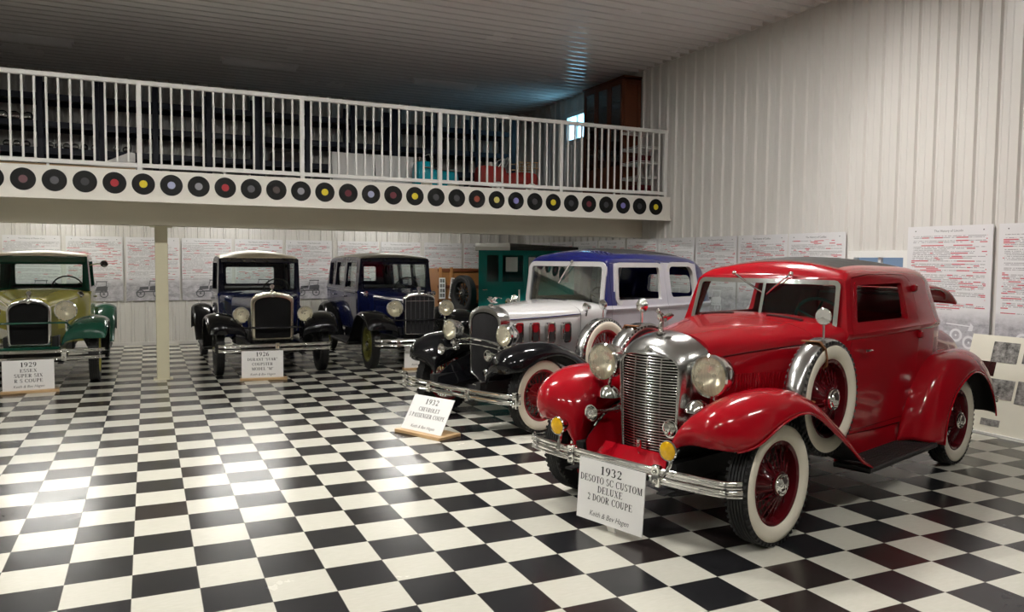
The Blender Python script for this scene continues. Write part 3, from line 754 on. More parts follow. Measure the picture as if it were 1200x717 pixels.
def nose_chev(T, c):
    o_ = arch(.245, .46, 1.165, .17, .225, point=.10); i_ = arch(.205, .475, 1.095, .10, .195, point=.085)
    shell_ring(T, o_, i_, -.10, .07, 'brushed', 'core', core_x=.0)
    g = MB()
    def top(y): return 1.09-.10*(1-sqrt(max(0,1-(y/.207)**2)))
    def bot(y): return .47-.085*(1-abs(y)/.2)
    for k in range(44):
        y = -.198+.396*k/43; g.tube([(.05+.02*(1-(y/.2)**2), y, bot(y)), (.055+.03*(1-(y/.2)**2), y, .8), (.05+.02*(1-(y/.2)**2), y, top(y)-.002)], .0032, 5)
    g.build('grille', ['shutter'], T, 60)
    mascot(T, -.02, 1.16, 'eagle')
    for y in (.415, -.415): headlamp(T, .17, y, .90, .104, stem=.74)
    b = MB(); P = [(.12+.05*(1-u*u), .44*u, .765+.07*(1-u*u)) for u in [-1+j/10 for j in range(21)]]; b.tube(P, .014, 8); b.tube([(p[0], p[1], p[2]-.035-.02*(1-(p[1]/.44)**2)) for p in P], .008, 8)
    for s in (1,-1): b.lathe([(0,.03),(.03,.025),(.045,-.01),(.03,-.05),(.025,-.08),(0,-.08)], ax='z', n=18, o=(.12, s*.415, .77))
    b.build('lamp_bar', ['chrome'], T)
    for y in (.36, -.36): horn(T, .33, y, .715, .22, .055)
    bumper_bar(T, .53, .87, .395, .045, .10); bumper_bar(T, .526, .87, .335, .045, .10)
    for y in (-.85, .85): plate_bolts(T, .43, y, .365, .12)
    for y in (-.30, .30): plate_bolts(T, .53, y, .365, .09)
    k = MB(); k.lathe([(0,-.02),(.03,-.015),(.038,.004),(.03,.014),(0,.016)], ax='x', n=20, o=(.10,.06,.50)); k.tube([(.08,.06,.5),(.09,.06,.42)], .012, 8); k.build('crank_guide', ['chrome'], T)
    # chrome-framed ventilator doors along both bonnet sides
    for s in (1,-1):
        for k2 in range(4):
            x = -.12-.165*k2; f = c['hood']; y = (.262+.30*(-x/.80))*1.0
            poly = rpoly([(x-.05,.80),(x+.05,.80),(x+.05,1.0),(x-.05,1.0)], .03)
            m = MB(); m.ring(grow(poly,.006), grow(poly,-.008), s*(y-.03), s*(y+.016)); q = m.build('hood_vent', ['chrome'], T)
            m = MB(); m.prism(grow(poly,-.006), s*(y-.03), s*(y+.008)); m.build('vent_recess', ['satin'], q)
            m = MB(); m.prism(rpoly([(x-.036,.905),(x+.036,.905),(x+.036,.985),(x-.036,.985)], .034), s*(y), s*(y+.013)); m.build('vent_flap', ['wheelred'], q)
    for s in (1,-1):
        k = MB(); k.lathe([(0,-.06),(.03,-.05),(.042,-.01),(.046,.004),(.04,.012),(0,.016)], ax='x', n=20, o=(-.80,s*.585,1.15)); k.tube([(-.82,s*.585,1.12),(-.82,s*.57,1.06)], .012, 6); k.build('cowl_lamp', ['chrome'], T)

def nose_old(T, c):
    n = c['n']
    w, z0, z1, sh = n['w'], n['z0'], n['z1'], n['sh']; e = n.get('edge', .04); x = n.get('x', .2)
    o_ = arch(w, z0, z1, sh, w*.97, p=n.get('p', 1)); i_ = arch(w-e, z0+e*.8, z1-e*n.get('te', 1.6), sh*n.get('ish', .75), (w-e)*.97, p=n.get('p', 1))
    shell_ring(T, o_, i_, x-.13, x, n['mat'], n.get('core', 'core'), core_x=x-.03)
    if n.get('bars'):
        g = MB()
        for k in range(n['bars']):
            y = -(w-e)*.62+(w-e)*1.24*k/(n['bars']-1); g.tube([(x-.016, y, z0+e*.8), (x-.016, y, z1-e*2.2)], .0045, 6)
        g.tube([(x-.016, -(w-e), z1-sh*1.25), (x-.016, w-e, z1-sh*1.25)], .0045, 6); g.build('grille_bar', ['chrome'], T)
        g = MB()
        for k in range(26):
            y = -(w-e)*.96+(w-e)*1.92*k/25; g.box(x-.034, x-.022, y-.0035, y+.0035, z0+e*.8, z1-e*2.0)
        g.build('shutter', ['shutter'], T)
    if n.get('badge'):
        b = MB(); b.lathe([(0,-.004),(.03,-.004),(.03,.004),(.02,.01),(0,.01)], ax='x', n=24, o=(x, 0, z1-e*.9)); b.build('badge', ['chrome'], T)
    mascot(T, x-.07, z1-.004, n.get('cap', 'gauge'))
    for y in (n['hy'], -n['hy']): headlamp(T, n.get('hx', .26), y, n['hz'], n['hr'], n.get('hmat', 'chrome'), depth=n.get('hd', .8), stem=n.get('barz', .8)-.1)
    b = MB(); bz = n.get('barz', .8); b.tube([(n.get('hx', .26)-.03, -n['hy']-.12, bz-.14), (n.get('hx', .26)-.03, -n['hy'], bz), (n.get('hx', .26)-.0, 0, bz), (n.get('hx', .26)-.03, n['hy'], bz), (n.get('hx', .26)-.03, n['hy']+.12, bz-.14)], .013, 8); b.build('lamp_bar', [n.get('barmat', 'black')], T)
    for k, dz in enumerate(n['bz']): bumper_bar(T, n['bx'], n['bw'], dz, n['bh'], n.get('sweep', .03), mat=n.get('bmat', 'chrome'))
    zc = sum(n['bz'])/len(n['bz']); hh = abs(n['bz'][0]-n['bz'][-1])+n['bh']
    for y in n.get('clamps', (0, -.42, .42)): plate_bolts(T, n['bx'], y, zc, hh*.95)
    for s in (1,-1):
        k = MB(); k.box(.2, n['bx']-.015, s*.38-.015, s*.38+.015, zc-.03, zc+.03); k.build('bumper_iron', ['satin'], T)
    k = MB(); k.box(.10, .32, -.34, .34, z0-.07, z0-.01, b=.02); k.build('apron', [c['fmat']], T)
    if n.get('cowl_lamps'):
        for s in (1,-1):
            k = MB(); q = n['cowl_lamps']; k.lathe([(0,-.06),(.03,-.05),(.042,-.01),(.045,.004),(.038,.012),(0,.014)], ax='x', n=20, o=(q[0], s*q[1], q[2])); k.tube([(q[0]-.02, s*q[1], q[2]-.03), (q[0]-.02, s*(q[1]-.06), q[2]-.07)], .01, 6); k.build('cowl_lamp', ['chrome'], T)

# ------------------------------------------------------------------ wing shapes
FF_RED = [(.44,.325,.47, .48,.58,.61, .41,.755,.605),(.45,.325,.48, .52,.60,.70, .39,.78,.61),(.41,.335,.50, .45,.64,.81, .32,.835,.645),(.22,.39,.60, .22,.685,.892, .13,.88,.75),
  (-.05,.44,.68, -.08,.70,.895, -.07,.885,.775),(-.28,.48,.66, -.32,.70,.825, -.25,.88,.725),(-.5,.52,.60, -.52,.70,.715, -.46,.87,.615),(-.72,.56,.47, -.73,.70,.565, -.69,.865,.48),(-.92,.6,.35, -.93,.71,.41, -.89,.86,.355),(-1.09,.62,.285, -1.10,.72,.305, -1.06,.85,.29)]
FF_RED_R = [(.42,.40,.25, .45,.60,.565, .385,.76,.55),(.43,.395,.31, .51,.61,.68, .37,.79,.555),(.40,.38,.44, .45,.65,.81, .31,.84,.59),(.22,.39,.60, .22,.69,.892, .13,.88,.70)] + FF_RED[4:]
FF_CHEV = [(.39,.38,.34, .46,.62,.60, .42,.79,.63),(.40,.385,.42, .485,.65,.70, .385,.825,.635),(.38,.39,.54, .425,.67,.81, .29,.86,.67)] + FF_RED[3:]
RF_RED = [(-2.0,.62,.27, -2.06,.72,.30, -2.30,.86,.25),(-2.08,.62,.48, -2.10,.72,.52, -2.31,.875,.45),(-2.2,.60,.70, -2.24,.73,.76, -2.43,.88,.62),(-2.4,.58,.82, -2.45,.73,.90, -2.62,.885,.72),
  (-2.75,.55,.86, -2.80,.73,.94, -2.83,.885,.765),(-3.05,.52,.82, -3.12,.73,.89, -3.06,.885,.71),(-3.3,.5,.68, -3.37,.72,.735, -3.26,.88,.575),(-3.42,.5,.48, -3.50,.72,.52, -3.40,.87,.43),(-3.48,.52,.34, -3.56,.72,.35, -3.47,.86,.33)]
def shift(st, dx=0, dz=0, ky=1.0, kz=1.0, z0=.3):
    return [tuple(v+dx if i % 3 == 0 else v*ky if i % 3 == 1 else z0+(v-z0)*kz+dz for i, v in enumerate(q)) for q in st]
FF_OLD = [(.36,.36,.50, .46,.62,.60, .47,.84,.60),(.34,.37,.60, .45,.66,.72, .40,.86,.65),(.24,.40,.68, .30,.70,.82, .26,.87,.745),(.06,.42,.72, .06,.71,.865, .06,.875,.80),
  (-.18,.45,.70, -.18,.71,.84, -.16,.875,.775),(-.38,.50,.62, -.39,.71,.73, -.36,.87,.665),(-.55,.54,.50, -.56,.71,.58, -.53,.86,.53),(-.72,.58,.37, -.73,.71,.42, -.70,.85,.385),(-.92,.60,.30, -.92,.71,.315, -.90,.84,.305)]
def rf_old(wb):
    return [(-wb+.62,.60,.30, -wb+.60,.72,.31, -wb+.56,.85,.30),(-wb+.48,.60,.44, -wb+.46,.72,.48, -wb+.43,.86,.45),(-wb+.36,.58,.62, -wb+.34,.72,.68, -wb+.31,.87,.63),(-wb+.16,.56,.76, -wb+.15,.72,.84, -wb+.13,.875,.78),
      (-wb-.05,.56,.78, -wb-.05,.72,.865, -wb-.05,.875,.80),(-wb-.24,.55,.72, -wb-.25,.72,.80, -wb-.23,.87,.735),(-wb-.38,.54,.58, -wb-.40,.72,.64, -wb-.37,.865,.585),(-wb-.48,.54,.42, -wb-.50,.72,.45, -wb-.47,.86,.42)]

# ------------------------------------------------------------------ the cars
def red_car():
    wb = 2.82
    # x zs ws wb zb wr zr rh rc zt rake
    cab = [(-1.05,.42,.605,.655,1.15,.590,1.490,.030,.06,1.535,-.28),(-1.10,.42,.607,.660,1.15,.592,1.497,.062,.09,1.600,-.26),(-1.22,.42,.61,.668,1.15,.594,1.500,.090,.13,1.640,-.18),(-1.60,.41,.62,.68,1.155,.60,1.505,.105,.15,1.672,0),
      (-2.10,.40,.62,.68,1.16,.60,1.500,.105,.15,1.668,0),(-2.44,.39,.615,.675,1.165,.595,1.490,.105,.15,1.650,0),(-2.59,.39,.605,.665,1.17,.585,1.465,.100,.15,1.610,0),(-2.675,.40,.595,.65,1.17,.570,1.430,.09,.15,1.550,0),(-2.72,.41,.58,.63,1.17,.545,1.385,.075,.15,1.480,0),(-2.735,.42,.56,.605,1.17,.515,1.33,.06,.14,1.41,0)]
    ws = rpoly([(-.565,1.192),(-.3,1.238),(0,1.252),(.3,1.238),(.565,1.192),(.545,1.485),(-.545,1.485)], [.02,0,0,0,.02,.03,.03], 3)
    win = rpoly([(-1.20,1.215),(-1.275,1.480),(-2.03,1.488),(-2.02,1.215)], .03)
    build_car(dict(name='coupe_car', label='red coupe with whitewall tyres, tall chrome grille and spare wheel in the front fender', pos=(3.125,.045), yaw=-163, wb=wb, track=.715, ww=True, R=.362, tw=.068,
      body='red', fmat='red', roof='darktop', roofline=1.60, roofw=.43, rx=(-2.36,-1.30), cab=cab, ws=ws, wins=[win], rearwin=rpoly([(-.40,1.215),(.40,1.215),(.38,1.43),(-.38,1.43)], .05),
      doors=[rpoly([(-1.10,.47),(-1.12,1.18),(-1.215,1.52),(-1.50,1.545),(-2.10,1.54),(-2.205,1.48),(-2.205,.47)], .04)], handle=(-1.24,1.03), hinges=[(-2.21,1.44,.615),(-2.21,1.09,.672),(-2.21,.62,.65)], hy=.665,
      wbz=.658, fw=.022, wr=.594, panes=False, divider=True, wsw=.022, wipers=[(.20,1.545,.05,1.42),(-.26,1.545,-.04,1.42)],
      hood=[(-.0,.312,1.03,1.182,.46,.285),(-.15,.350,1.045,1.192,.46,.31),(-.40,.435,1.07,1.213,.46,.38),(-.78,.575,1.10,1.243,.44,.50)], hp=.8, hingeline='maroon', louvers=(-.20,-.70,.74,.93,26),
      cowl=[(-.786,.577,1.10,1.244,.44,.505),(-.92,.625,1.115,1.255,.43,.56),(-1.09,.660,1.135,1.262,.42,.605)], cowlvents=[(-.93,.27,.035,.26),(-.93,-.27,.035,.26)], ventq=(.63,1.117,1.256),
      deck=[(-2.60,.63,1.12,1.20,.42,.58),(-2.85,.61,1.06,1.165,.42,.57),(-3.1,.59,1.0,1.115,.43,.55),(-3.35,.56,.925,1.04,.44,.53),(-3.52,.525,.84,.95,.46,.50),(-3.60,.475,.75,.84,.50,.46),(-3.63,.40,.64,.71,.54,.40)],
      ff=FF_RED, ffr=FF_RED_R, rf=RF_RED, rb=(-1.04,-2.16,.60,.855,.285), apron=[(.44,.322,.48,.44,.30,.33),(.40,.335,.51,.42,.30,.33),(.2,.385,.60,.22,.29,.36),(-.1,.45,.68,-.1,.32,.40),(-.4,.5,.62,-.4,.40,.42)],
      spare=(-.60,.715,.785), straps=True, wheelmat='maroon', seatx=-2.0, backh=.50, nose=nose_red))

def chev_car():
    wb = 2.77
    cab = [(-1.08,.42,.58,.615,1.12,.565,1.595,.030,.05,1.640,-.12),(-1.12,.42,.585,.622,1.12,.568,1.605,.060,.08,1.700,-.12),(-1.24,.42,.60,.635,1.12,.575,1.61,.085,.12,1.735,-.08),(-1.6,.42,.62,.655,1.125,.58,1.615,.095,.14,1.765,0),
      (-2.2,.42,.62,.66,1.13,.58,1.61,.095,.14,1.765,0),(-2.7,.42,.60,.645,1.135,.565,1.58,.10,.16,1.735,0),(-2.9,.43,.585,.63,1.135,.545,1.53,.10,.18,1.68,0),(-3.02,.45,.57,.61,1.135,.515,1.45,.09,.19,1.59,0),(-3.07,.48,.55,.59,1.135,.48,1.36,.06,.18,1.47,0)]
    ws = rpoly([(-.545,1.145),(0,1.165),(.545,1.145),(.535,1.575),(-.535,1.575)], [.05,0,.05,.05,.05])
    w1 = rpoly([(-1.27,1.205),(-1.29,1.565),(-2.02,1.565),(-2.02,1.205)], .035); w2 = rpoly([(-2.20,1.215),(-2.20,1.575),(-2.62,1.575),(-2.68,1.50),(-2.68,1.215)], .07)
    build_car(dict(name='coupe_car', label='pale grey and blue coupe with black fenders and red wheels, behind the red coupe', pos=(3.22,3.20), yaw=-162, wb=wb, track=.715, ww=True, wheelmat='wheelred', R=.355, tw=.062,
      body='grey', upper='blue', roof='darktop', twotone=1.155, upfn=lambda q: q.z > 1.605 or q.x > -1.235 or q.x < -2.76, roofline=1.69, roofw=.40, rx=(-2.75,-1.4), fmat='black', cab=cab, ws=ws, wins=[w1,w2], rearwin=rpoly([(-.33,1.24),(.33,1.24),(.31,1.46),(-.31,1.46)], .05),
      doors=[rpoly([(-1.17,.47),(-1.17,1.60),(-2.11,1.60),(-2.11,.47)], .02)], handle=(-2.0,1.02), hy=.645, wbz=.632, wr=.575, panes=False, framemat='white', fw=.045, proud=.009, wsmat='white', wsw=.042, wipers=[(.10,1.615,-.06,1.42)],
      hood=[(-.06,.245,1.03,1.160,.50,.225),(-.25,.315,1.04,1.170,.48,.29),(-.5,.41,1.055,1.185,.46,.38),(-.80,.515,1.075,1.20,.44,.48)], hp=.8, hoodmat='white', hingeline='blue',
      cowl=[(-.806,.518,1.075,1.20,.44,.48),(-.95,.57,1.095,1.205,.43,.54),(-1.12,.615,1.11,1.20,.42,.58)], cowlvents=[(-.93,.0,.06,.34)], ventq=(.565,1.093,1.204), visor=None,
      deck=[(-3.0,.60,1.05,1.12,.44,.56),(-3.15,.57,1.0,1.08,.46,.54),(-3.3,.5,.85,.95,.5,.48),(-3.36,.42,.70,.8,.55,.42)],
      ff=shift(FF_CHEV, -.02, -.0, .985, .93), rf=shift(RF_RED, .05, 0, .985, .95), rb=(-1.04,-2.1,.59,.84,.285), apron=[(.43,.31,.36,.43,.30,.33),(.38,.345,.46,.40,.30,.33),(.18,.385,.57,.20,.29,.36),(-.1,.43,.63,-.1,.30,.40),(-.4,.48,.58,-.4,.36,.42)],
      spare=(-.97,.67,.675), wheel='wire', seatx=-2.0, backh=.45, nose=nose_chev))

def durant_car():
    wb = 2.75
    cab = [(-1.10,.45,.585,.62,1.10,.575,1.61,.020,.04,1.650,0),(-1.14,.45,.59,.625,1.10,.578,1.615,.035,.06,1.680,0),(-1.3,.45,.60,.635,1.10,.58,1.62,.06,.10,1.715,0),(-2.0,.45,.61,.645,1.10,.585,1.62,.07,.12,1.735,0),
      (-3.1,.45,.60,.635,1.10,.575,1.60,.07,.13,1.72,0),(-3.45,.46,.58,.615,1.10,.55,1.57,.07,.15,1.68,0),(-3.6,.48,.56,.595,1.10,.525,1.52,.06,.16,1.61,0),(-3.66,.5,.54,.57,1.10,.50,1.46,.05,.15,1.54,0)]
    ws = rpoly([(-.535,1.14),(.535,1.14),(.535,1.55),(-.535,1.55)], .04)
    wins = [rpoly([(-1.26,1.15),(-1.26,1.57),(-1.92,1.57),(-1.92,1.15)], .03), rpoly([(-2.07,1.15),(-2.07,1.57),(-2.72,1.57),(-2.72,1.15)], .03), rpoly([(-2.86,1.15),(-2.86,1.56),(-3.28,1.56),(-3.28,1.15)], .03)]
    build_car(dict(name='sedan_car', label='dark navy four-door sedan with ribbed upright radiator, left of the pale grey coupe', pos=(3.79,7.35), yaw=-90, wb=wb, track=.70, wheel='wood', wheelmat='darkolive', R=.365, tw=.055, ri=.265,
      body='navy', upper='midnight', twotone=1.11, roof='tantop', roofline=1.632, rn=.15, roofw=.565, fmat='black', cab=cab, ws=ws, wins=wins, rearwin=rpoly([(-.36,1.2),(.36,1.2),(.36,1.48),(-.36,1.48)], .04),
      doors=[rpoly([(-1.20,.5),(-1.20,1.60),(-1.99,1.60),(-1.99,.5)], .02), rpoly([(-2.0,.5),(-2.0,1.60),(-2.79,1.60),(-2.79,.75),(-2.62,.5)], .02)], wbz=.622, wr=.58, hy=.63, framemat='midnight', wsmat='midnight', visor=(.08,1.625,.05,.56),
      hood=[(.10,.235,.98,1.085,.50,.225),(-.2,.31,1.0,1.10,.48,.29),(-.70,.47,1.03,1.125,.46,.44)], hp=.75, hingeline='chrome', louvers=(-.15,-.62,.66,.90,22), cowl=[(-.706,.47,1.03,1.125,.46,.44),(-.9,.55,1.06,1.14,.45,.52),(-1.14,.62,1.085,1.15,.45,.585)], hoodmat='navy',
      ff=FF_OLD, rf=rf_old(wb), rb=(-.88,-wb+.6,.58,.84,.30), nose=nose_old, n=dict(w=.235, z0=.50, z1=1.115, sh=.09, edge=.016, te=2.6, x=.21, mat='chrome', core='shutter', bars=5, p=.7, cap='wing', hx=.24, hy=.40, hz=.895, hr=.118, hd=.7, barz=.72, bx=.50, bw=.74, bz=(.455,.385), bh=.04, cowl_lamps=(-.82,.56,1.07))))

def star_car():
    wb = 2.6
    cab = [(-1.05,.45,.575,.60,1.08,.585,1.60,.010,.03,1.622,-.04),(-1.09,.45,.58,.605,1.08,.587,1.605,.02,.05,1.655,-.04),(-1.25,.45,.59,.612,1.08,.59,1.61,.05,.08,1.72,-.02),(-1.6,.45,.595,.615,1.08,.59,1.61,.065,.10,1.745,0),
      (-1.95,.45,.59,.61,1.08,.585,1.60,.06,.11,1.725,0),(-2.12,.46,.575,.60,1.08,.565,1.575,.055,.13,1.665,0),(-2.19,.48,.555,.58,1.08,.54,1.53,.05,.13,1.60,0)]
    ws = rpoly([(-.52,1.125),(.52,1.125),(.53,1.555),(-.53,1.555)], .02)
    build_car(dict(name='coupe_car', label='small dark blue two-seat coupe with gold-toned radiator shell and black fenders', pos=(1.67,7.42), yaw=-89.3, wb=wb, track=.70, wheel='wood', wheelmat='satin', R=.365, tw=.052, ri=.275,
      body='navy', upper='midnight', twotone=1.09, roof='cream', roofline=1.618, rn=.2, roofw=.575, fmat='black', cab=cab, ws=ws, wins=[rpoly([(-1.2,1.13),(-1.22,1.55),(-1.92,1.55),(-1.92,1.13)], .03)], rearwin=rpoly([(-.38,1.2),(.38,1.2),(.38,1.47),(-.38,1.47)], .03),
      doors=[rpoly([(-1.14,.5),(-1.14,1.58),(-1.98,1.58),(-1.98,.5)], .02)], handle=(-1.85,.98), hy=.60, wbz=.602, wr=.589, framemat='midnight', wsmat='midnight', visor=(.10,1.60,.05,.56),
      hood=[(.10,.262,.98,1.145,.50,.25),(-.2,.33,.99,1.145,.48,.31),(-.68,.45,1.0,1.14,.46,.42)], hp=.75, louvers=(-.12,-.6,.64,.88,18), cowl=[(-.686,.45,1.0,1.14,.46,.42),(-.85,.53,1.03,1.14,.45,.5),(-1.08,.598,1.06,1.13,.45,.57)],
      deck=[(-2.10,.57,.98,1.08,.46,.54),(-2.5,.53,.95,1.05,.46,.5),(-2.85,.46,.88,.98,.48,.44),(-3.02,.40,.76,.85,.5,.4),(-3.06,.34,.68,.74,.54,.34)],
      ff=FF_OLD, rf=rf_old(wb), rb=(-.88,-wb+.6,.57,.83,.30), nose=nose_old, n=dict(w=.285, z0=.48, z1=1.15, sh=.13, edge=.045, te=1.6, x=.21, mat='nickel', core='core', p=.85, cap='gauge', badge=True, hx=.26, hy=.43, hz=.845, hr=.105, hd=.6, barz=.66, bx=.56, bw=.74, bz=(.45,.385), bh=.042, sweep=.015, clamps=(0,), cowl_lamps=None)))

def essex_mirrors(T, c):
    nose_old(T, c)
    for s in (1,-1):
        k = MB(); k.tube([(-1.10,s*.60,1.50),(-1.06,s*.70,1.52),(-1.04,s*.76,1.52)], .010, 8); k.lathe([(0,-.02),(.04,-.018),(.05,0),(.045,.008),(0,.010)], ax='x', n=20, o=(-1.03,s*.79,1.52)); k.build('mirror', ['chrome'], T)

def essex_car():
    wb = 2.72
    cab = [(-1.08,.45,.575,.60,1.12,.575,1.60,.012,.03,1.625,-.05),(-1.11,.45,.58,.607,1.12,.577,1.61,.025,.06,1.66,-.05),(-1.25,.45,.59,.615,1.12,.58,1.615,.045,.09,1.69,-.02),(-1.65,.45,.60,.62,1.12,.58,1.615,.055,.11,1.705,0),
      (-2.1,.45,.595,.615,1.12,.575,1.60,.055,.12,1.695,0),(-2.3,.46,.58,.60,1.12,.555,1.57,.06,.14,1.665,0),(-2.38,.48,.56,.585,1.12,.53,1.52,.05,.14,1.59,0)]
    ws = rpoly([(-.52,1.17),(.52,1.17),(.525,1.52),(-.525,1.52)], .03)
    build_car(dict(name='coupe_car', label='olive yellow and dark green coupe with arched chrome radiator, at the left edge', pos=(-1.25,7.48), yaw=-90, wb=wb, track=.71, wheel='wood', wheelmat='olive', R=.36, tw=.058, ri=.26,
      body='olive', upper='green', twotone=1.13, roof='cream', roofline=1.622, rn=.2, roofw=.565, fmat='green', cab=cab, ws=ws, wins=[rpoly([(-1.24,1.18),(-1.26,1.555),(-2.0,1.555),(-2.0,1.18)], .03)], rearwin=rpoly([(-.46,1.2),(.46,1.2),(.46,1.5),(-.46,1.5)], .03),
      doors=[rpoly([(-1.16,.5),(-1.16,1.58),(-2.06,1.58),(-2.06,.5)], .02)], handle=(-1.95,1.02), hy=.605, wbz=.604, wr=.578, framemat='green', wsmat='green', dash='green', visor=(.10,1.60,.07,.56),
      hood=[(.10,.225,.98,1.10,.50,.215),(-.2,.31,1.01,1.12,.48,.29),(-.72,.47,1.06,1.17,.46,.44)], hp=.75, hingeline='cream', louvers=(-.15,-.62,.68,.92,20), cowl=[(-.726,.47,1.06,1.17,.46,.44),(-.9,.545,1.08,1.18,.45,.52),(-1.11,.605,1.10,1.175,.45,.575)],
      deck=[(-2.3,.57,1.02,1.10,.46,.55),(-2.7,.54,.98,1.08,.46,.52),(-3.05,.47,.90,1.0,.48,.46),(-3.2,.4,.76,.86,.52,.4),(-3.24,.34,.66,.74,.56,.34)],
      ff=FF_OLD, rf=rf_old(wb), rb=(-.88,-wb+.6,.58,.84,.30), nose=essex_mirrors, n=dict(w=.235, z0=.505, z1=1.085, sh=.15, edge=.03, te=1.7, x=.21, mat='chrome', core='core', badge=True, cap='gauge', hx=.28, hy=.41, hz=.94, hr=.122, hd=.75, barz=.79, barmat='green', bx=.52, bw=.84, bz=(.46,.37), bh=.045, sweep=.03, clamps=(.40,-.40), cowl_lamps=(-.80,.50,1.10))))
red_car(); chev_car(); durant_car(); star_car(); essex_car()
# ------------------------------------------------------------------ room materials
def room_mats():
    t = NT('checker_floor'); p = t.sep(t.coord())
    u = t.math('DIVIDE', p[0], .3048); v = t.math('DIVIDE', p[1], .3048)
    fu, fv = t.math('FLOOR', u), t.math('FLOOR', v)
    par = t.math('PINGPONG', t.math('ADD', fu, fv), 1.0)
    rv = t.white(t.comb(fu, fv, 0.0))
    strk = t.noise(t.comb(t.math('ADD', t.math('MULTIPLY', u, 2.5), t.math('MULTIPLY', rv, 40.0)), t.math('MULTIPLY', v, 9.0), 0.0), 2.2, 5, .6)
    blotch = t.noise(t.coord(), 1.3, 4, .6)
    wht = t.mix(t.mapr(strk, .3, .8, 0, 1), (.53, .515, .44), (.585, .57, .50))
    wht = t.mix(t.mapr(blotch, .55, .8, 0, .35), wht, (.49, .455, .365))
    blk = t.mix(t.mapr(strk, .3, .8, 0, 1), (.010, .010, .0115), (.020, .020, .022))
    brown = t.math('GREATER_THAN', rv, .86)
    blk = t.mix(t.math('MULTIPLY', brown, .6), blk, (.024, .015, .013))
    def edge(q): 
        f = t.math('FRACT', q); return t.math('MINIMUM', f, t.math('SUBTRACT', 1.0, f))
    ed = t.math('LESS_THAN', t.math('MINIMUM', edge(u), edge(v)), .0045)
    col = t.mix(par, blk, wht); col = t.mix(t.math('MULTIPLY', ed, .75), col, (.16, .15, .13))
    t.put(t.b.inputs['Base Color'], col)
    t.put(t.b.inputs['Roughness'], t.mapr(t.noise(t.coord(), 2.2, 5, .65), .25, .75, .17, .29))
    t.b.inputs['Specular IOR Level'].default_value = .38
    t.bump(t.noise(t.coord(), 7, 3), .06, .004); MT['floor'] = t.m
    MT['wall'] = M('ribbed_wall_paint', (.66, .637, .60), .30, var=.02, vs=1.2)
    MT['ceil'] = M('ribbed_ceiling_paint', (.70, .695, .69), .26, var=.03, vs=1.0)
    MT['soffit'] = M('soffit_paint', (.55, .53, .47), .5, var=.03, vs=2.0)
    MT['fascia'] = M('fascia_paint', (.80, .77, .70), .4, var=.02, vs=2.0)
    MT['loftfloor'] = M('loft_boards', (.10, .08, .06), .7)
    MT['tube'] = M('lit_diffuser', (.9, .9, .9), .5, emit=(1.0, .975, .93), es=370.0)
    MT['tube3'] = M('lit_diffuser_mid', (.9, .9, .9), .5, emit=(1.0, .975, .93), es=195.0)
    MT['tube2'] = M('lit_diffuser_low', (.9, .9, .9), .5, emit=(1.0, .975, .92), es=72.0)
    MT['unlit'] = M('unlit_diffuser', (.74, .74, .75), .4)
    MT['day'] = M('daylit_pane', (.05, .05, .05), .2, emit=(.28, .40, .58), es=.55)
    MT['dayhi'] = M('bright_daylit_pane', (.05, .05, .05), .2, emit=(.30, .72, 1.0), es=7.0)
    # printed posters: text lines, marked phrases, greyed photograph at the foot
    t = NT('printed_poster'); p = t.sep(t.coord()); rd = t.rand()
    x = p[0]; z = p[2]
    row = t.math('FLOOR', t.math('DIVIDE', z, .0165)); fr = t.math('FRACT', t.math('DIVIDE', z, .0165))
    seed = t.math('MULTIPLY', rd, 91.0)
    rw = t.white(t.comb(row, seed, 1.0)); endx = t.mapr(rw, .0, 1.0, -.1, .9)
    inrow = t.math('MULTIPLY', t.math('GREATER_THAN', fr, .25), t.math('LESS_THAN', fr, .68))
    word = t.math('GREATER_THAN', t.noise(t.comb(t.math('MULTIPLY', x, 85.0), t.math('MULTIPLY', row, 7.7), seed), 1.0, 2), .43)
    body = t.math('MULTIPLY', t.math('LESS_THAN', t.math('ABSOLUTE', x), .415), t.math('LESS_THAN', x, endx))
    gz = t.math('MULTIPLY', t.sep(t.coord('Generated'))[2], 1.16)
    zone = t.math('MULTIPLY', t.math('LESS_THAN', gz, 1.075), t.math('GREATER_THAN', gz, .38))
    para = t.math('GREATER_THAN', t.white(t.comb(row, seed, 5.0)), .22)
    ink = t.math('MULTIPLY', t.math('MULTIPLY', inrow, word), t.math('MULTIPLY', t.math('MULTIPLY', body, para), zone))
    mark = t.noise(t.comb(t.math('ADD', t.math('MULTIPLY', x, 6.0), t.math('MULTIPLY', row, 13.7)), t.math('MULTIPLY', row, 3.1), seed), 1.0, 0)
    dens = t.mapr(rd, 0, 1, .64, .72)
    mk = t.math('MULTIPLY', t.math('MULTIPLY', t.math('GREATER_THAN', mark, dens), t.math('MULTIPLY', t.math('GREATER_THAN', fr, .12), t.math('LESS_THAN', fr, .80))), t.math('MULTIPLY', zone, t.math('LESS_THAN', t.math('ABSOLUTE', x), .43)))
    paper = t.mix(t.noise(t.coord(), 3, 2), (.70, .69, .70), (.75, .74, .745))
    c = t.mix(t.math('MULTIPLY', ink, .75), paper, (.20, .19, .19))
    c = t.mix(t.math('MULTIPLY', mk, .85), c, (.55, .03, .06))
    ph = t.mapr(t.math('ADD', z, t.math('MULTIPLY', t.noise(t.coord(), 5, 3), .10)), .34, .50, 1, 0)
    tone = t.mix(t.mapr(t.noise(t.comb(t.math('MULTIPLY', x, 1.6), seed, t.math('MULTIPLY', z, 2.6)), 5, 5, .7), .35, .68, 0, 1), (.22, .21, .23), (.58, .56, .60))
    c = t.mix(t.math('MULTIPLY', ph, .85), c, tone)
    t.put(t.b.inputs['Base Color'], c); t.b.inputs['Roughness'].default_value = .28; MT['poster'] = t.m
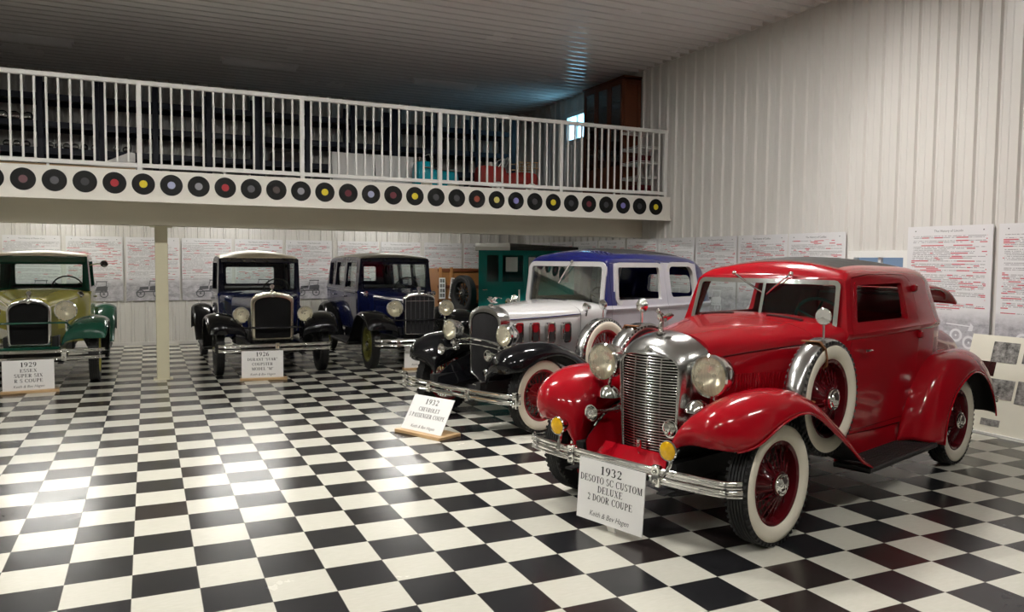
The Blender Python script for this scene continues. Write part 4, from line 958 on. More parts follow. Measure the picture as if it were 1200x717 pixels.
    # black and white photographs
    t = NT('old_photograph'); p = t.sep(t.coord()); n = t.noise(t.comb(t.math('ADD', p[0], t.math('MULTIPLY', t.rand(), 9.0)), p[1], p[2]), 16, 6, .7)
    t.put(t.b.inputs['Base Color'], t.mix(t.mapr(n, .30, .78, 0, 1), (.012, .012, .012), (.52, .50, .47))); t.b.inputs['Roughness'].default_value = .15; MT['photo'] = t.m
    t = NT('record_vinyl'); p = t.sep(t.coord()); r = t.math('SQRT', t.math('ADD', t.math('MULTIPLY', p[0], p[0]), t.math('MULTIPLY', p[2], p[2])))
    t.b.inputs['Base Color'].default_value = (.007, .007, .007, 1); t.b.inputs['Roughness'].default_value = .4; t.b.inputs['Specular IOR Level'].default_value = .18
    t.bump(t.math('SINE', t.math('MULTIPLY', r, 1800.0)), .35, .001); MT['vinyl'] = t.m
MT['doorpaint'] = M('dark_door_paint', (.035,.02,.018), .5)
room_mats()

XW, YB, ZC = 7.8, 11.85, 4.91
def ribs(a0, a1, pitch=.2286, h=.027):
    """profile of ribbed steel sheet: (along, out)"""
    P = []; a = a0
    while a < a1:
        for d, q in ((0,0),(.066,0),(.070,.004),(.082,.004),(.086,0),(.142,0),(.146,.004),(.158,.004),(.162,0),(.170,0),(.186,h),(.212,h)):
            if a+d < a1: P.append((a+d, q))
        a += pitch
    P.append((a1, 0)); return P
def room():
    fl = MB(); fl.box(-9.5, XW+.2, -14.2, YB+.2, -.1, 0); struct(fl.build('floor', ['floor']))
    # right wall, with the opening of both windows left out
    w = MB(); P = ribs(-14.2, YB)
    def strip(y0, y1, z0, z1):
        q = []
        for (a, o), (b, u) in zip(P, P[1:]):
            if b < y0 or a > y1 or b-a < 1e-9: continue
            for t in (max(a, y0), min(b, y1)): q.append((t, o+(u-o)*(t-a)/(b-a)))
        w.loft([[(XW-o, a, z) for a, o in q] for z in (z0, z1)], False, False)
    W1 = (2.02, 2.80, .95, 1.745); W2 = (9.17, 9.95, 3.97, 4.52)
    strip(-14.2, W1[0], 0, ZC); strip(W1[0], W1[1], 0, W1[2]); strip(W1[0], W1[1], W1[3], ZC); strip(W1[1], W2[0], 0, ZC)
    strip(W2[0], W2[1], 0, W2[2]); strip(W2[0], W2[1], W2[3], ZC); strip(W2[1], YB, 0, ZC)
    w.box(XW+.12, XW+.2, -14.2, YB, 0, ZC)
    struct(w.build('wall_right', ['wall'], ang=20))
    for i, (W, pane) in enumerate(((W1, 'day'), (W2, 'dayhi'))):
        y0, y1, z0, z1 = W; f = MB()
        o_ = [(y0-.03,z0-.03),(y1+.03,z0-.03),(y1+.03,z1+.03),(y0-.03,z1+.03)]; i_ = [(y0+.05,z0+.05),(y1-.05,z0+.05),(y1-.05,z1-.05),(y0+.05,z1-.05)]
        f.ring(o_, i_, XW-.03, XW+.06, 'x'); f.box(XW, XW+.04, (y0+y1)/2-.02, (y0+y1)/2+.02, z0+.05, z1-.05)
        fo = struct(f.build('window_%d' % (i+1), ['wpaint']))
        g = MB(); g.box(XW+.062, XW+.07, y0, y1, z0, z1); g.build('window_pane', [pane], fo)
    w = MB(); P2 = ribs(-9.5, XW); w.loft([[(a, YB-o, z) for a, o in P2] for z in (0, ZC)], False, False); w.box(-9.5, XW, YB+.05, YB+.15, 0, ZC)
    struct(w.build('wall_back', ['wall'], ang=20))
    w = MB(); w.box(-9.6, -9.5, -14.2, YB, 0, ZC); struct(w.build('wall_left', ['wall']))
    w = MB(); w.box(-9.5, XW, -14.3, -14.2, 0, ZC); struct(w.build('wall_front', ['wall']))
    w = MB(); P3 = []
    for k in range(int((YB+14.2)/.2286)+1): P3 += [(-14.2+.2286*k+d, o) for d, o in ((0,0),(.06,0),(.10,.06),(.15,.06),(.19,0)) if -14.2+.2286*k+d < YB]
    P3.append((YB, 0)); w.loft([[(x, a, ZC-o) for a, o in P3] for x in (-9.5, XW)], False, False); w.box(-9.5, XW, -14.2, YB, ZC+.05, ZC+.15)
    struct(w.build('ceiling', ['ceil'], ang=20))
    # mezzanine: slab, ribbed underside, fascia, beam, column
    s = MB(); s.box(-9.5, XW-.02, 6.47, YB-.02, 2.52, 2.64); struct(s.build('mezzanine_floor', ['loftfloor']))
    s = MB(); s.loft([[(x, a, 2.46-o) for a, o in ribs(6.47, YB-.02)] for x in (-9.5, XW-.02)], False, False); s.box(-9.5, XW-.02, 6.47, YB-.02, 2.48, 2.53)
    struct(s.build('mezzanine_soffit', ['soffit'], ang=20))
    s = MB(); s.box(-9.5, XW-.02, 6.43, 6.465, 2.30, 2.665); s.box(-9.5, XW-.02, 6.40, 6.47, 2.285, 2.312); struct(s.build('mezzanine_fascia', ['fascia']))
    s = MB(); s.box(-9.5, XW-.01, 7.22, 7.42, 2.03, 2.44, b=.01); struct(s.build('beam', ['steel_beam']))
    s = MB(); s.box(.19, .345, 7.245, 7.40, 0, 2.03, b=.008); s.box(.13, .405, 7.21, 7.435, 2.015, 2.031); s.box(.15, .385, 7.225, 7.42, 0, .012); struct(s.build('column', ['post']))
    s = MB(); s.box(-9.5, XW, YB-.03, YB, 0, .06); struct(s.build('baseboard_back', ['wall']))
    s = MB(); s.loft([[(XW, a, ZC), (XW-.05, a, ZC-.0), (XW-.05, a, ZC-.03), (XW-.022, a, ZC-.06), (XW, a, ZC-.06)] for a in (-14.2, YB)]); struct(s.build('trim_1', ['wall']))
    # wide dark door added out of view, for the red coupe's side to reflect
    d = MB(); d.box(XW-.05, XW+.02, -5.2, -.02, 0, 3.1)
    for z in (.6,1.2,1.8,2.4): d.box(XW-.062, XW-.05, -5.15, -.07, z-.02, z+.02)
    struct(d.build('added_dark_door', ['doorpaint']))
    # second one on the front wall
    d = MB(); d.box(-3.5, 3.5, -14.22, -14.12, 0, 3.4); struct(d.build('door_2', ['doorpaint']))
room()

# ------------------------------------------------------------------ light fittings
def strip_light(x, y, z, L, lit, label, grp, on=True):
    T = thing('ceiling_light', label, 'ceiling light', (x, y, z), 0, grp)
    b = MB(); b.loft([[(u,-.085,-.0),(u,.085,.0),(u,.075,-.035),(u,.062,-.045),(u,-.062,-.045),(u,-.075,-.035)] for u in (-L/2, L/2)]); 
    if on and lit != 'tube2':
        for q in (-1, 1): b.box(-L/2, L/2, q*.085-.004, q*.085+.004, -.104, 0); b.box(q*(L/2-.004)-.004, q*(L/2-.004)+.004, -.085, .085, -.104, 0)
    b.build('housing', ['wpaint' if on else 'unlit'], T)
    d = MB()
    d.loft([[(u,-.062,-.045),(u,.062,-.045),(u,.004,-.105),(u,-.004,-.105)] for u in (-L/2+.03, L/2-.03)]); d.build('diffuser', [lit], T, 60)
for i, y in enumerate((2.0, -3.4)):
    for j, x in enumerate((-4.6, -1.4, 1.83, 5.04)):
        strip_light(x, y, ZC-.062, 1.25, 'tube' if y > 0 else 'tube3', 'lit white strip light on the main hall ceiling above the picture', 'lit hall ceiling lights')
for x, w in ((-1.45, 'nearest the left edge'), (1.83, 'in the middle'), (5.04, 'nearest the wooden cabinet')):
    strip_light(x, 9.58, ZC-.062, 1.22, 'unlit', 'unlit grey strip light on the loft ceiling, '+w, 'unlit loft ceiling lights', on=False)
for x in (-4.2, -1.3, 1.6, 4.6):
    strip_light(x, 10.1, 2.437, 1.25, 'tube2', 'lit white strip light hidden under the mezzanine', 'lit lights under the mezzanine')
# ------------------------------------------------------------------ railing of the mezzanine
def railing():
    T = thing('railing', 'white metal guard railing with upright bars along the mezzanine edge', 'railing', (0, 6.52, 2.64))
    b = MB(); b.box(-3.9, 7.76, -.028, .028, 1.045, 1.10, b=.006); b.build('top_rail', ['wpaint'], T)
    b = MB(); b.box(-3.9, 7.76, -.02, .02, .06, .11, b=.004); b.build('bottom_rail', ['wpaint'], T)
    px = [-3.816, -1.891, .034, 1.959, 3.87, 5.812, 7.724]
    pm = MB(); pm.box(-.028, .028, -.028, .028, .0, 1.05, b=.004); pm = pm.mesh('post', ['wpaint'])
    bm_ = MB(); bm_.box(-.0115, .0115, -.0115, .0115, .10, 1.05); bm_ = bm_.mesh('baluster', ['wpaint'])
    fm = MB(); fm.box(-.014, .014, -.014, .014, .0, .065); fm = fm.mesh('foot', ['wpaint'])
    for i, x in enumerate(px):
        O('post', pm, T, (x, 0, 0))
        if i:
            a = px[i-1]; n = 15
            for k in range(1, n+1): O('baluster', bm_, T, (a+(x-a)*k/(n+1), 0, 0))
            O('foot', fm, T, ((a+x)/2, 0, 0))
railing()

# ------------------------------------------------------------------ records on the fascia
ORD = ['first','second','third','fourth','fifth','sixth','seventh','eighth','ninth','tenth','eleventh','twelfth','thirteenth','fourteenth','fifteenth','sixteenth','seventeenth','eighteenth','nineteenth','twentieth','twenty-first','twenty-second','twenty-third','twenty-fourth','twenty-fifth','twenty-sixth','twenty-seventh','twenty-eighth','twenty-ninth','thirtieth']
def records():
    cols = {'grey': (.10,.10,.11), 'dark grey': (.035,.035,.04), 'dull pink': (.16,.07,.08), 'red': (.42,.02,.03), 'yellow': (.75,.60,.02), 'white and blue': (.40,.42,.60), 'silver': (.30,.30,.33),
            'maroon': (.13,.015,.025), 'brown': (.05,.035,.03), 'orange red': (.30,.06,.03), 'pale yellow': (.66,.58,.16), 'lilac blue': (.22,.20,.50)}
    seq = ['dark grey','dull pink','grey','dark grey','red','yellow','white and blue','silver','red','grey','brown','silver','yellow','maroon','white and blue','maroon','yellow','dark grey','dark grey','orange red','pale yellow','lilac blue','dark grey','yellow','dark grey','maroon','dark grey','lilac blue','dark grey','yellow']
    lm = {k: M('record_label_'+k.replace(' ', '_'), v, .45, var=.15, vs=60) for k, v in cols.items()}
    d = MB(); d.lathe([(0,.004),(.120,.004),(.127,.003),(.1275,0),(.127,-.002),(.050,-.003),(.049,-.0015),(0,-.0015)], n=56); dm = d.mesh('vinyl_record', ['vinyl'], 50)
    d = MB(); d.lathe([(.003,-.0032),(.044,-.0032),(.0445,-.001),(.003,-.001)], n=32); d.lathe([(.020,-.0034),(.021,-.0034),(.021,-.003),(.02,-.003)], n=24, cap=False)
    for i, k in enumerate(seq):
        l_ = 'vinyl record with %s centre label on the white fascia, %s from left' % (k, ORD[i])
        o = O('vinyl_record', dm, None, (-1.4775+.3095*i, 6.4255, 2.497)); tag(o, l_, 'record', 'records along the mezzanine fascia')
        O('record_label', d.mesh('record_label', [lm[k]], 50), o, (0,0,0), (0, rnd.uniform(0, 6), 0))
records()

# ------------------------------------------------------------------ posters
def print_car(mb, x, z, s, m, y, old=True):
    """outline of an old motor car in flat ink"""
    def disc(cx, cz, r0, r1, n=26):
        for k in range(n):
            a, b = 2*pi*k/n, 2*pi*(k+1)/n
            mb.add([(cx+r*cos(t), y, cz+r*sin(t)) for r, t in ((r0,a),(r1,a),(r1,b),(r0,b))], [(0,1,2,3)], m)
    for cx in (-.26, .24):
        disc(x+cx*s, z, .10*s, .13*s); disc(x+cx*s, z, 0, .03*s, 12)
        for k in range(8): 
            a = pi*k/4; mb.add([(x+cx*s+q*cos(a+d), y, z+q*sin(a+d)) for q, d in ((.02*s,.2),(.02*s,-.2),(.1*s,-.03),(.1*s,.03))], [(0,1,2,3)], m)
    for P in ([(-.4,.02),(-.1,.05),(.36,.05),(.36,.09),(-.1,.09),(-.4,.05)], [(-.30,.12),(-.02,.14),(-.02,.24),(-.28,.22)], [(.0,.10),(.34,.10),(.36,.24),(.30,.27),(.02,.24)], [(-.02,.24),(.0,.24),(.04,.40),(.02,.40)], [(.02,.40),(.34,.40),(.36,.43),(0,.43)], [(.30,.26),(.32,.26),(.33,.41),(.31,.41)]):
        mb.add([(x+px*s, y, z+pz*s) for px, pz in P], [tuple(range(len(P)))], m)
MT['print_white'] = M('pale_print', (.74,.73,.75), .3); MT['print_dark'] = M('dark_print', (.10,.10,.11), .3)
def poster(loc, rz, w, h, label, title, dark=True, car=True, flip=False):
    b = MB(); b.box(-w/2, w/2, -.006, .006, 0, h)
    k = h/1.16
    font_line(b, title, 0, h-.065, .036, -.0066, 1)
    for s in (-1, 1): b.lathe([(0,-.0075),(.007,-.0075),(.007,-.006)], n=10, o=(s*w*.40, 0, h-.05), m=1)
    if car: print_car(b, rnd.uniform(-.08,.08), .13, .62*rnd.uniform(.85,1.1), 2 if dark else 3, -.0066)
    o = b.build('hanging_poster', ['poster', 'greyink', 'print_dark', 'print_white'], None, 30, loc, (0,0,rz))
    return tag(o, label, 'poster', 'history posters on the walls')
def posters():
    xs = [(-2.148,-1.279),(-1.201,-.305),(-.25,.641),(.685,1.566),(1.627,2.51),(2.574,3.471),(3.59,4.431),(4.485,5.329),(5.423,6.27),(6.329,7.2)]
    hint = ['above the roof of the green and yellow coupe','right of the green and yellow coupe','behind the cream column','left of the small dark blue coupe','above the small dark blue coupe','between the two dark blue cars','above the dark navy sedan','right of the dark navy sedan','above the wooden wagon','partly behind the teal carriage']
    for i, (a, b) in enumerate(xs):
        poster(((a+b)/2, YB-.030, .82), 0, b-a, 1.16, 'white poster on the back wall, '+hint[i], 'The History of the Automobile' if i % 2 else 'The History of Motor Cars', dark=True)
    ys = [(.03,.985),(1.045,2.014),(2.87,3.803),(3.833,4.772),(4.808,5.732),(5.774,6.711),(6.735,7.652),(7.70,8.60),(8.65,9.55),(9.60,10.5),(10.55,11.45)]
    hy = ['at the right edge of the picture','with two white wheels printed low on it','just left of the low blue window','second to the left of the low blue window','third to the left of the low blue window','fourth to the left of the low blue window','fifth to the left of the low blue window','first under the mezzanine floor','second under the mezzanine floor','third under the mezzanine floor','nearest the back corner']
    ti = ['The History of Lincoln','The History of Lincoln','The History of Cadillac','The History of Cadillac'] + ['The History of Cadillac']*7
    for i, (a, b) in enumerate(ys):
        big = i < 2; h = 1.32 if big else 1.18
        o = poster((XW-.032, (a+b)/2, 2.03-h if big else 2.005-h), -pi/2, b-a, h, 'white poster on the right wall, '+hy[i], ti[i], dark=False, car=not big)
        if big:
            k = MB()
            for cx, cz in ((.13,.115),(.275,.05)) if i == 1 else ((-.2,.12),(.2,.10)):
                for q in range(30):
                    t0, t1 = 2*pi*q/30, 2*pi*(q+1)/30
                    k.add([(cx+r*cos(t), -.0068, cz+.06+r*sin(t)) for r, t in ((.045,t0),(.070,t0),(.070,t1),(.045,t1))], [(0,1,2,3)])
                    k.add([(cx+r*cos(t), -.0068, cz+.06+r*sin(t)) for r, t in ((.0,t0),(.012,t0),(.012,t1),(0,t1))], [(0,1,2,3)])
            k.add([(x, -.0068, z) for x, z in ((.02,.285),(.30,.27),(.31,.282),(.02,.298))], [(0,1,2,3)])
            k.add([(x, -.0068, z) for x, z in ((.26,.23),(.31,.23),(.32,.28),(.29,.31),(.28,.28))], [(0,1,2,3,4)])
            k.build('printed_picture', ['print_white'], o)
posters()

# ------------------------------------------------------------------ cards standing in front of the cars
def sign(pos, rz, tilt, lines, label, w=.53, h=.37, base=None, foot=0.0):
    T = thing('sign', label, 'sign', (pos[0], pos[1], 0), R(rz), 'white car cards')
    z0 = foot
    b = MB(); b.box(-w/2, w/2, -.002, .004, 0, h); n = 0
    for (txt, z, hh, wd) in lines: serif_text(b, txt, 0, z*h, hh*h, -.0028, 1, width=wd*w)
    font_line(b, 'Keith & Bev Hagen', 0, .085*h, .125*h, -.0028, 2, shear=.35, width=.60*w)
    b.build('card', ['card', 'ink', 'greyink'], T, 30, (0, 0, z0), (-R(tilt), 0, 0))
    if base:
        k = MB(); k.box(-w/2-.02, w/2+.05, -.07, base, 0, .03, b=.004); k.build('wooden_foot', ['pine'], T)
    else:
        k = MB(); L = h*.8; k.loft([[(-.03,.006,foot+.02),(.03,.006,foot+.02),(.03,.012,foot+.02),(-.03,.012,foot+.02)],[(-.03,.035,0),(.03,.035,0),(.03,.041,0),(-.03,.041,0)]]); k.build('prop', ['card'], T)
    return T
sign((2.565,-.135), -73.5, 4, [('1932',.79,.135,.33),('DESOTO SC CUSTOM',.635,.11,.94),('DELUXE',.485,.11,.38),('2 DOOR COUPE',.335,.11,.68)], 'white card leaning in front of the red coupe bumper, headed 1932', h=.37, w=.517, foot=.045)
sign((2.367,2.808), -65, 31, [('1932',.77,.15,.33),('CHEVROLET',.56,.115,.52),('5 PASSENGER COUPE',.38,.115,.88)], 'tilted white card on a wooden foot before the pale grey coupe, headed 1932', h=.35, base=.21, foot=.03)
sign((-1.204,6.749), 5, -2, [('1929',.775,.155,.32),('ESSEX',.60,.11,.33),('SUPER SIX',.43,.115,.55),('R S COUPE',.26,.115,.55)], 'white card before the olive and green coupe, headed 1929', h=.36, base=.07, foot=.03)
sign((1.471,6.775), -8, -2, [('1926',.80,.155,.32),('DURANT "STAR"',.635,.10,.72),('COUPSTER',.455,.105,.50),('MODEL "M"',.28,.105,.52)], 'white card before the small dark blue coupe, headed 1926', h=.36, base=.07, foot=.03)
sign((3.765,6.97), -6, -2, [('1929',.79,.155,.32),('DURANT',.62,.105,.42),('FOUR DOOR',.44,.105,.72),('MODEL',.28,.10,.42)], 'white card before the navy sedan, half hidden behind the black fender', h=.36, base=.07, foot=.03)

# ------------------------------------------------------------------ leaning photograph board by the right wall
def photo_board():
    T = thing('photo_board', 'cream display board of old photographs leaning against the right wall behind the red car', 'display board', (7.37, 0, 0), -pi/2)
    # local: x = -y_world, y = +x_world, z up; lean back
    a = math.atan2(.27, .93)
    b = MB(); b.box(-1.12, -.30, .0, .018, 0.01, .97); b.build('panel', ['cream_card'], T, 30, (0,0,0), (-a,0,0))
    b = MB(); b.box(-1.15, -.27, -.03, .03, 0, .022); b.build('ledge', ['wpaint'], T)
    ph = [(.886,.633,.708,.91),(1.058,.824,.564,.707),(.897,.603,.354,.545),(.575,.35,.33,.55),(.848,.665,.085,.15),(.585,.36,.72,.90)]
    lb = ['upper black and white photograph of the leaning board','dark reddish photograph nearest the red fender','wide middle black and white photograph','middle photograph at the picture edge','small drawing of a car low on the board','upper photograph at the picture edge']
    MT['redphoto'] = M('dark_red_photograph', (.035,.010,.010), .12, var=.9, vs=14)
    for i, (y0, y1, z0, z1) in enumerate(ph):
        b = MB(); b.box(-y0, -y1, -.004, -.0005, z0, z1); b.build('photograph', ['redphoto' if i == 1 else 'photo'], T, 30, (0,0,0), (-a,0,0))['label'] = lb[i]
photo_board()

# ------------------------------------------------------------------ things on the mezzanine
ZM = 2.64
def racks():
    pm = MB(); pm.box(-.045, .045, 0, .06, 0, 1.95, b=.004)
    for z in [.1+.1*k for k in range(18)]: pm.box(-.012, .012, -.002, .001, z, z+.03)
    pm = pm.mesh('upright', ['rack'])
    runs = [(-3.18, -.60, 'at the left end, holding old headlamps'), (-.60, 2.0, 'behind the middle of the railing, empty'), (2.0, 4.58, 'behind the two white panels'), (4.58, 7.16, 'behind the red pedal fire truck')]
    for a, b_, w in runs:
        T = thing('storage_rack', 'dark navy steel storage rack on the loft, '+w, 'rack', (0, 11.0, ZM), 0, 'steel racks along the loft wall')
        n = 3
        for k in range(n+1):
            x = a+(b_-a)*k/n+(.047 if k == 0 else -.047 if k == n else 0)
            O('upright', pm, T, (x, 0, 0)); O('upright', pm, T, (x, .62, 0))
        for z in (.26, .72, 1.15, 1.60):
            for y in (.005, .63):
                m = MB(); m.box(a+.05, b_-.05, y, y+.045, z-.05, z+.05); m.build('shelf_beam', ['rack'], T)
            m = MB(); m.box(a+.01, b_-.01, .04, .64, z+.02, z+.04); m.build('shelf', ['board'], T)
racks()
def old_lamp(x, z, r, label, y=11.16):
    T = thing('headlamp', label, 'headlamp', (x, y, z), 0, 'old headlamps stored on the loft rack')
    b = MB(); b.lathe([(0,.17),(r*.5,.15),(r*.85,.08),(r,.0),(r*1.05,-.01),(r*1.0,-.02),(r*.9,-.012),(0,-.012)], n=20, o=(0,0,r*1.05)); b.box(-.03, .03, .02, .08, 0, .03); b.build('bucket', ['satin' if rnd.random() < .6 else 'brushed'], T)
    b = MB(); b.lathe([(r*.9,-.014),(r*.5,-.03),(0,-.036)], n=20, o=(0,0,r*1.05)); b.build('lens', ['chrome'], T)
for i, x in enumerate((-1.95,-1.81,-1.67,-1.34,-1.22,-1.10,-.97,-.83,-.68,-.35,-.20)): old_lamp(x, ZM+.762, .055, 'small dark headlamp in the lower row on the loft rack, %s from the left' % ORD[i])
for i, x in enumerate((-2.0,-1.83,-1.64)): old_lamp(x, ZM+1.192, .075, 'bright headlamp on the upper rack shelf, %s from the left' % ORD[i])
def crate(x, y, z, w, d, h, label, mat='board'):
    T = MB(); T.box(-w/2, w/2, -d/2, d/2, 0, .02); 
    for s in (-1, 1): T.box(s*w/2-.01, s*w/2+.01, -d/2, d/2, 0, h); T.box(-w/2, w/2, s*d/2-.01, s*d/2+.01, 0, h)
    o = T.build('crate', [mat], None, 30, (x, y, z)); tag(o, label, 'crate', 'boxes on the loft racks')
for i, (x, z, w, h) in enumerate(((.1,.30,.5,.2),(.8,.30,.6,.24),(1.6,.30,.4,.2),(2.5,.76,.5,.2),(3.3,.30,.5,.24),(4.2,.76,.4,.22),(5.0,.30,.6,.26),(5.9,1.19,.5,.24),(6.6,.30,.5,.25))):
    crate(x, 11.32, ZM+z+.002, w, .4, h, 'dark storage crate on the loft racks, %s from the left' % ORD[i])
def loft_things():
    for x0, x1, w in ((2.594, 3.207, 'left one'), (3.246, 3.852, 'right one, beside the turquoise pedal car')):
        b = MB(); b.box(x0, x1, 0, .012, 0, .565, b=.003)
        for z in (.1, .3, .5): b.box(x0+.02, x1-.02, .012, .02, z-.01, z+.01)
        o = b.build('panel', ['card'], None, 30, (0, 7.60, ZM), (R(-9), 0, 0)); o.location.z += .002; tag(o, 'blank white panel leaning behind the railing, '+w, 'panel', 'white panels on the loft')
    # frame that props the panels
    b = MB()
    for x in (2.6, 3.2, 3.84): b.tube([(x, 7.78, ZM), (x, 7.76, ZM+.52)], .012, 6)
    b.tube([(2.6,7.76,ZM+.52),(3.84,7.76,ZM+.52)], .012, 6); b.tube([(2.6,7.78,ZM+.02),(3.84,7.78,ZM+.02)], .012, 6)
    tag(b.build('support_frame', ['wpaint']), 'thin white support frame behind the two white panels', 'frame')
    # turquoise pedal car, nose to the left
    T = thing('pedal_car', 'turquoise metal pedal car behind the railing beside the white panels', 'pedal car', (4.10, 7.36, ZM), 0, 'pedal cars on the loft')
    b = MB(); st = [(-.34,.10,.20,.10),(-.32,.14,.42,.09),(-.26,.155,.46,.09),(-.12,.16,.45,.09),(-.08,.16,.36,.09),(.06,.16,.33,.09),(.22,.155,.36,.09),(.30,.14,.34,.10),(.34,.10,.27,.14)]
    b.loft([[(x,-w*.9,z0),(x,-w,z0+.06),(x,-w,z1-.06),(x,-w*.8,z1-.01),(x,0,z1),(x,w*.8,z1-.01),(x,w,z1-.06),(x,w,z0+.06),(x,w*.9,z0)] for x, w, z1, z0 in catmull(st, 3)]); b.build('body', ['turq'], T, 40)
    b = MB(); b.tube([(-.24,-.162,.36),(.0,-.165,.35),(.02,-.165,.33),(.26,-.162,.33)], .012, 6); b.tube([(-.24,.162,.36),(.02,.165,.33),(.26,.162,.33)], .012, 6); b.build('trim', ['chrome'], T)
    b = MB(); b.tube([(-.10,-.13,.44),(-.14,-.12,.56),(-.14,.12,.56),(-.10,.13,.44)], .009, 6); b.lathe([(0,0),(.02,.0),(.012,.03),(.02,.06),(.0,.07)], ax='z', n=12, o=(-.25,0,.46)); b.build('windshield', ['chrome'], T)
    b = MB(); b.tube([(.02+.07*cos(a)*.3, .07*sin(a), .44+.07*cos(a)) for a in [2*pi*k/16 for k in range(16)]], .009, 6, closed=True); b.tube([(-.1,0,.36),(.02,0,.44)], .008, 6); b.build('steering_wheel', ['satin'], T)
    wm = MB(); wm.lathe([(0,-.02),(.06,-.02),(.075,-.022),(.088,-.012),(.088,.012),(.075,.022),(.06,.02),(.05,.012),(.03,.012),(.02,.024),(0,.026)], n=28, m=0); wmesh = wm.mesh('wheel', ['ww'])
    for x in (-.2, .22):
        for s in (1, -1): O('wheel', wmesh, T, (x, s*.17, .088), (0, 0, 0 if s > 0 else pi))
    # red pedal fire truck with ladder rails
    T = thing('pedal_car', 'faded red pedal fire truck with pale ladder rails behind the railing', 'pedal car', (5.27, 7.3, ZM), 0, 'pedal cars on the loft')
    b = MB(); st = [(-.50,.11,.36,.14),(-.48,.14,.44,.13),(-.30,.15,.45,.12),(-.10,.155,.44,.12),(-.06,.155,.36,.12),(.10,.155,.36,.12),(.16,.155,.38,.12),(.44,.15,.37,.12),(.48,.14,.33,.14)]
    b.loft([[(x,-w*.95,z0),(x,-w,z0+.05),(x,-w,z1-.07),(x,-w*.75,z1-.01),(x,0,z1),(x,w*.75,z1-.01),(x,w,z1-.07),(x,w,z0+.05),(x,w*.95,z0)] for x, w, z1, z0 in catmull(st, 3)]); b.box(-.40,.46,-.19,.19,.11,.135,b=.008); b.build('body', ['pedred'], T, 40)
    b = MB(); b.box(-.38,.44,-.193,-.188,.112,.14); b.tube([(-.20,-.12,.43),(-.10,-.12,.56),(-.10,.12,.56),(-.20,.12,.43)], .008, 6); b.lathe([(0,0),(.035,0),(.04,.03),(.02,.06),(0,.065)], ax='z', n=14, o=(-.28,0,.45)); b.build('windshield', ['wpaint'], T)
    b = MB()
    for s in (1, -1):
        for z in (.43, .52): b.tube([(.10, s*.16, z), (.50, s*.16, z+.01)], .009, 6)
        for x in (.14,.24,.34,.44): b.tube([(x, s*.16, .36), (x, s*.16, .525)], .008, 6)
    for x in (.2,.3,.4): b.tube([(x,-.16,.525),(x,.16,.525)], .007, 6)
    b.build('ladder_rail', ['pine'], T)
    b = MB(); b.tube([(-.02+.08*cos(a)*.4, .08*sin(a), .52+.08*cos(a)) for a in [2*pi*k/16 for k in range(16)]], .008, 6, closed=True); b.tube([(-.15,0,.42),(-.02,0,.52)], .008, 6); b.build('steering_wheel', ['wpaint'], T)
    wr = MB(); wr.lathe([(.085,-.016),(.098,-.01),(.098,.01),(.085,.016),(.082,0),(.085,-.016)], n=30, cap=False); wr.lathe([(0,-.02),(.025,-.02),(.025,.02),(0,.024)], n=14)
    for k in range(8): wr.tube([(.02*cos(pi*k/4),0,.02*sin(pi*k/4)),(.086*cos(pi*k/4),0,.086*sin(pi*k/4))], .004, 4)
    wrm = wr.mesh('wheel', ['wpaint'])
    for x in (-.24, .34):
        for s in (1, -1): O('wheel', wrm, T, (x, s*.20, .098))
    # wooden display cabinet by the right wall, glazed doors facing the hall's left side
    T = thing('display_cabinet', 'tall reddish wooden cabinet with glazed doors against the right wall of the loft', 'cabinet', (7.43, 7.30, ZM))
    b = MB(); b.box(.0,.34,0,.03,0,2.08); b.box(.0,.34,1.32,1.35,0,2.08); b.box(.31,.34,0,1.35,0,2.08); b.box(0,.34,0,1.35,0,.10); b.box(0,.34,0,1.35,2.05,2.08)
    b.box(-.025,.34,-.025,1.375,2.08,2.11,b=.006); b.box(-.02,.34,-.02,1.37,0,.08)
    for z in (.5,.9,1.3,1.7): b.box(.03,.31,.03,1.32,z,z+.02)
    b.build('case', ['redwood'], T)
    b = MB(); b.ring([(.02,.12),(.32,.12),(.32,2.04),(.02,2.04)], [(.075,.75),(.265,.75),(.265,1.98),(.075,1.98)], -.014, .0); b.box(.075,.265,-.008,0,.14,.72); b.build('side_panel', ['redwood'], T)
    for k in range(3):
        y0 = .03+.43*k; b = MB(); b.ring([(y0,.12),(y0+.42,.12),(y0+.42,2.04),(y0,2.04)], [(y0+.055,.62),(y0+.365,.62),(y0+.365,1.98),(y0+.055,1.98)], -.02, .0, 'x'); b.box(-.012,0,y0+.05,y0+.37,.17,.57); d = b.build('door', ['redwood'], T)
        g = MB(); g.box(-.012,-.008,y0+.05,y0+.37,.61,1.99); g.build('pane', ['glass'], d)
        g = MB(); g.ball((-.035,y0+.385,1.05), .014, 10); g.build('knob', ['nickel'], d)
    # white wire shelf unit in the corner of the railing
    T = thing('shelf_unit', 'white wire shelf unit standing at the right end of the railing', 'shelf unit', (7.30, 6.66, ZM))
    for x, y in ((.02,.02),(.42,.02),(.02,.52),(.42,.52)):
        b = MB(); b.tube([(x,y,0),(x,y,1.14)], .014, 8); b.build('post', ['wpaint'], T)
    for z in (.10,.34,.58,.82,1.10):
        b = MB(); 
        for k in range(12): x = .02+.4*k/11; b.tube([(x,.02,z),(x,.52,z)], .0035, 4)
        for y in (.02,.52): b.tube([(.02,y,z),(.42,y,z)], .012, 6); b.tube([(.02,y,z+.03),(.42,y,z+.03)], .004, 6)
        for x in (.02,.42): b.tube([(x,.02,z),(x,.52,z)], .011, 6); b.tube([(x,.02,z+.03),(x,.52,z+.03)], .004, 6)
        b.build('shelf', ['wpaint'], T)
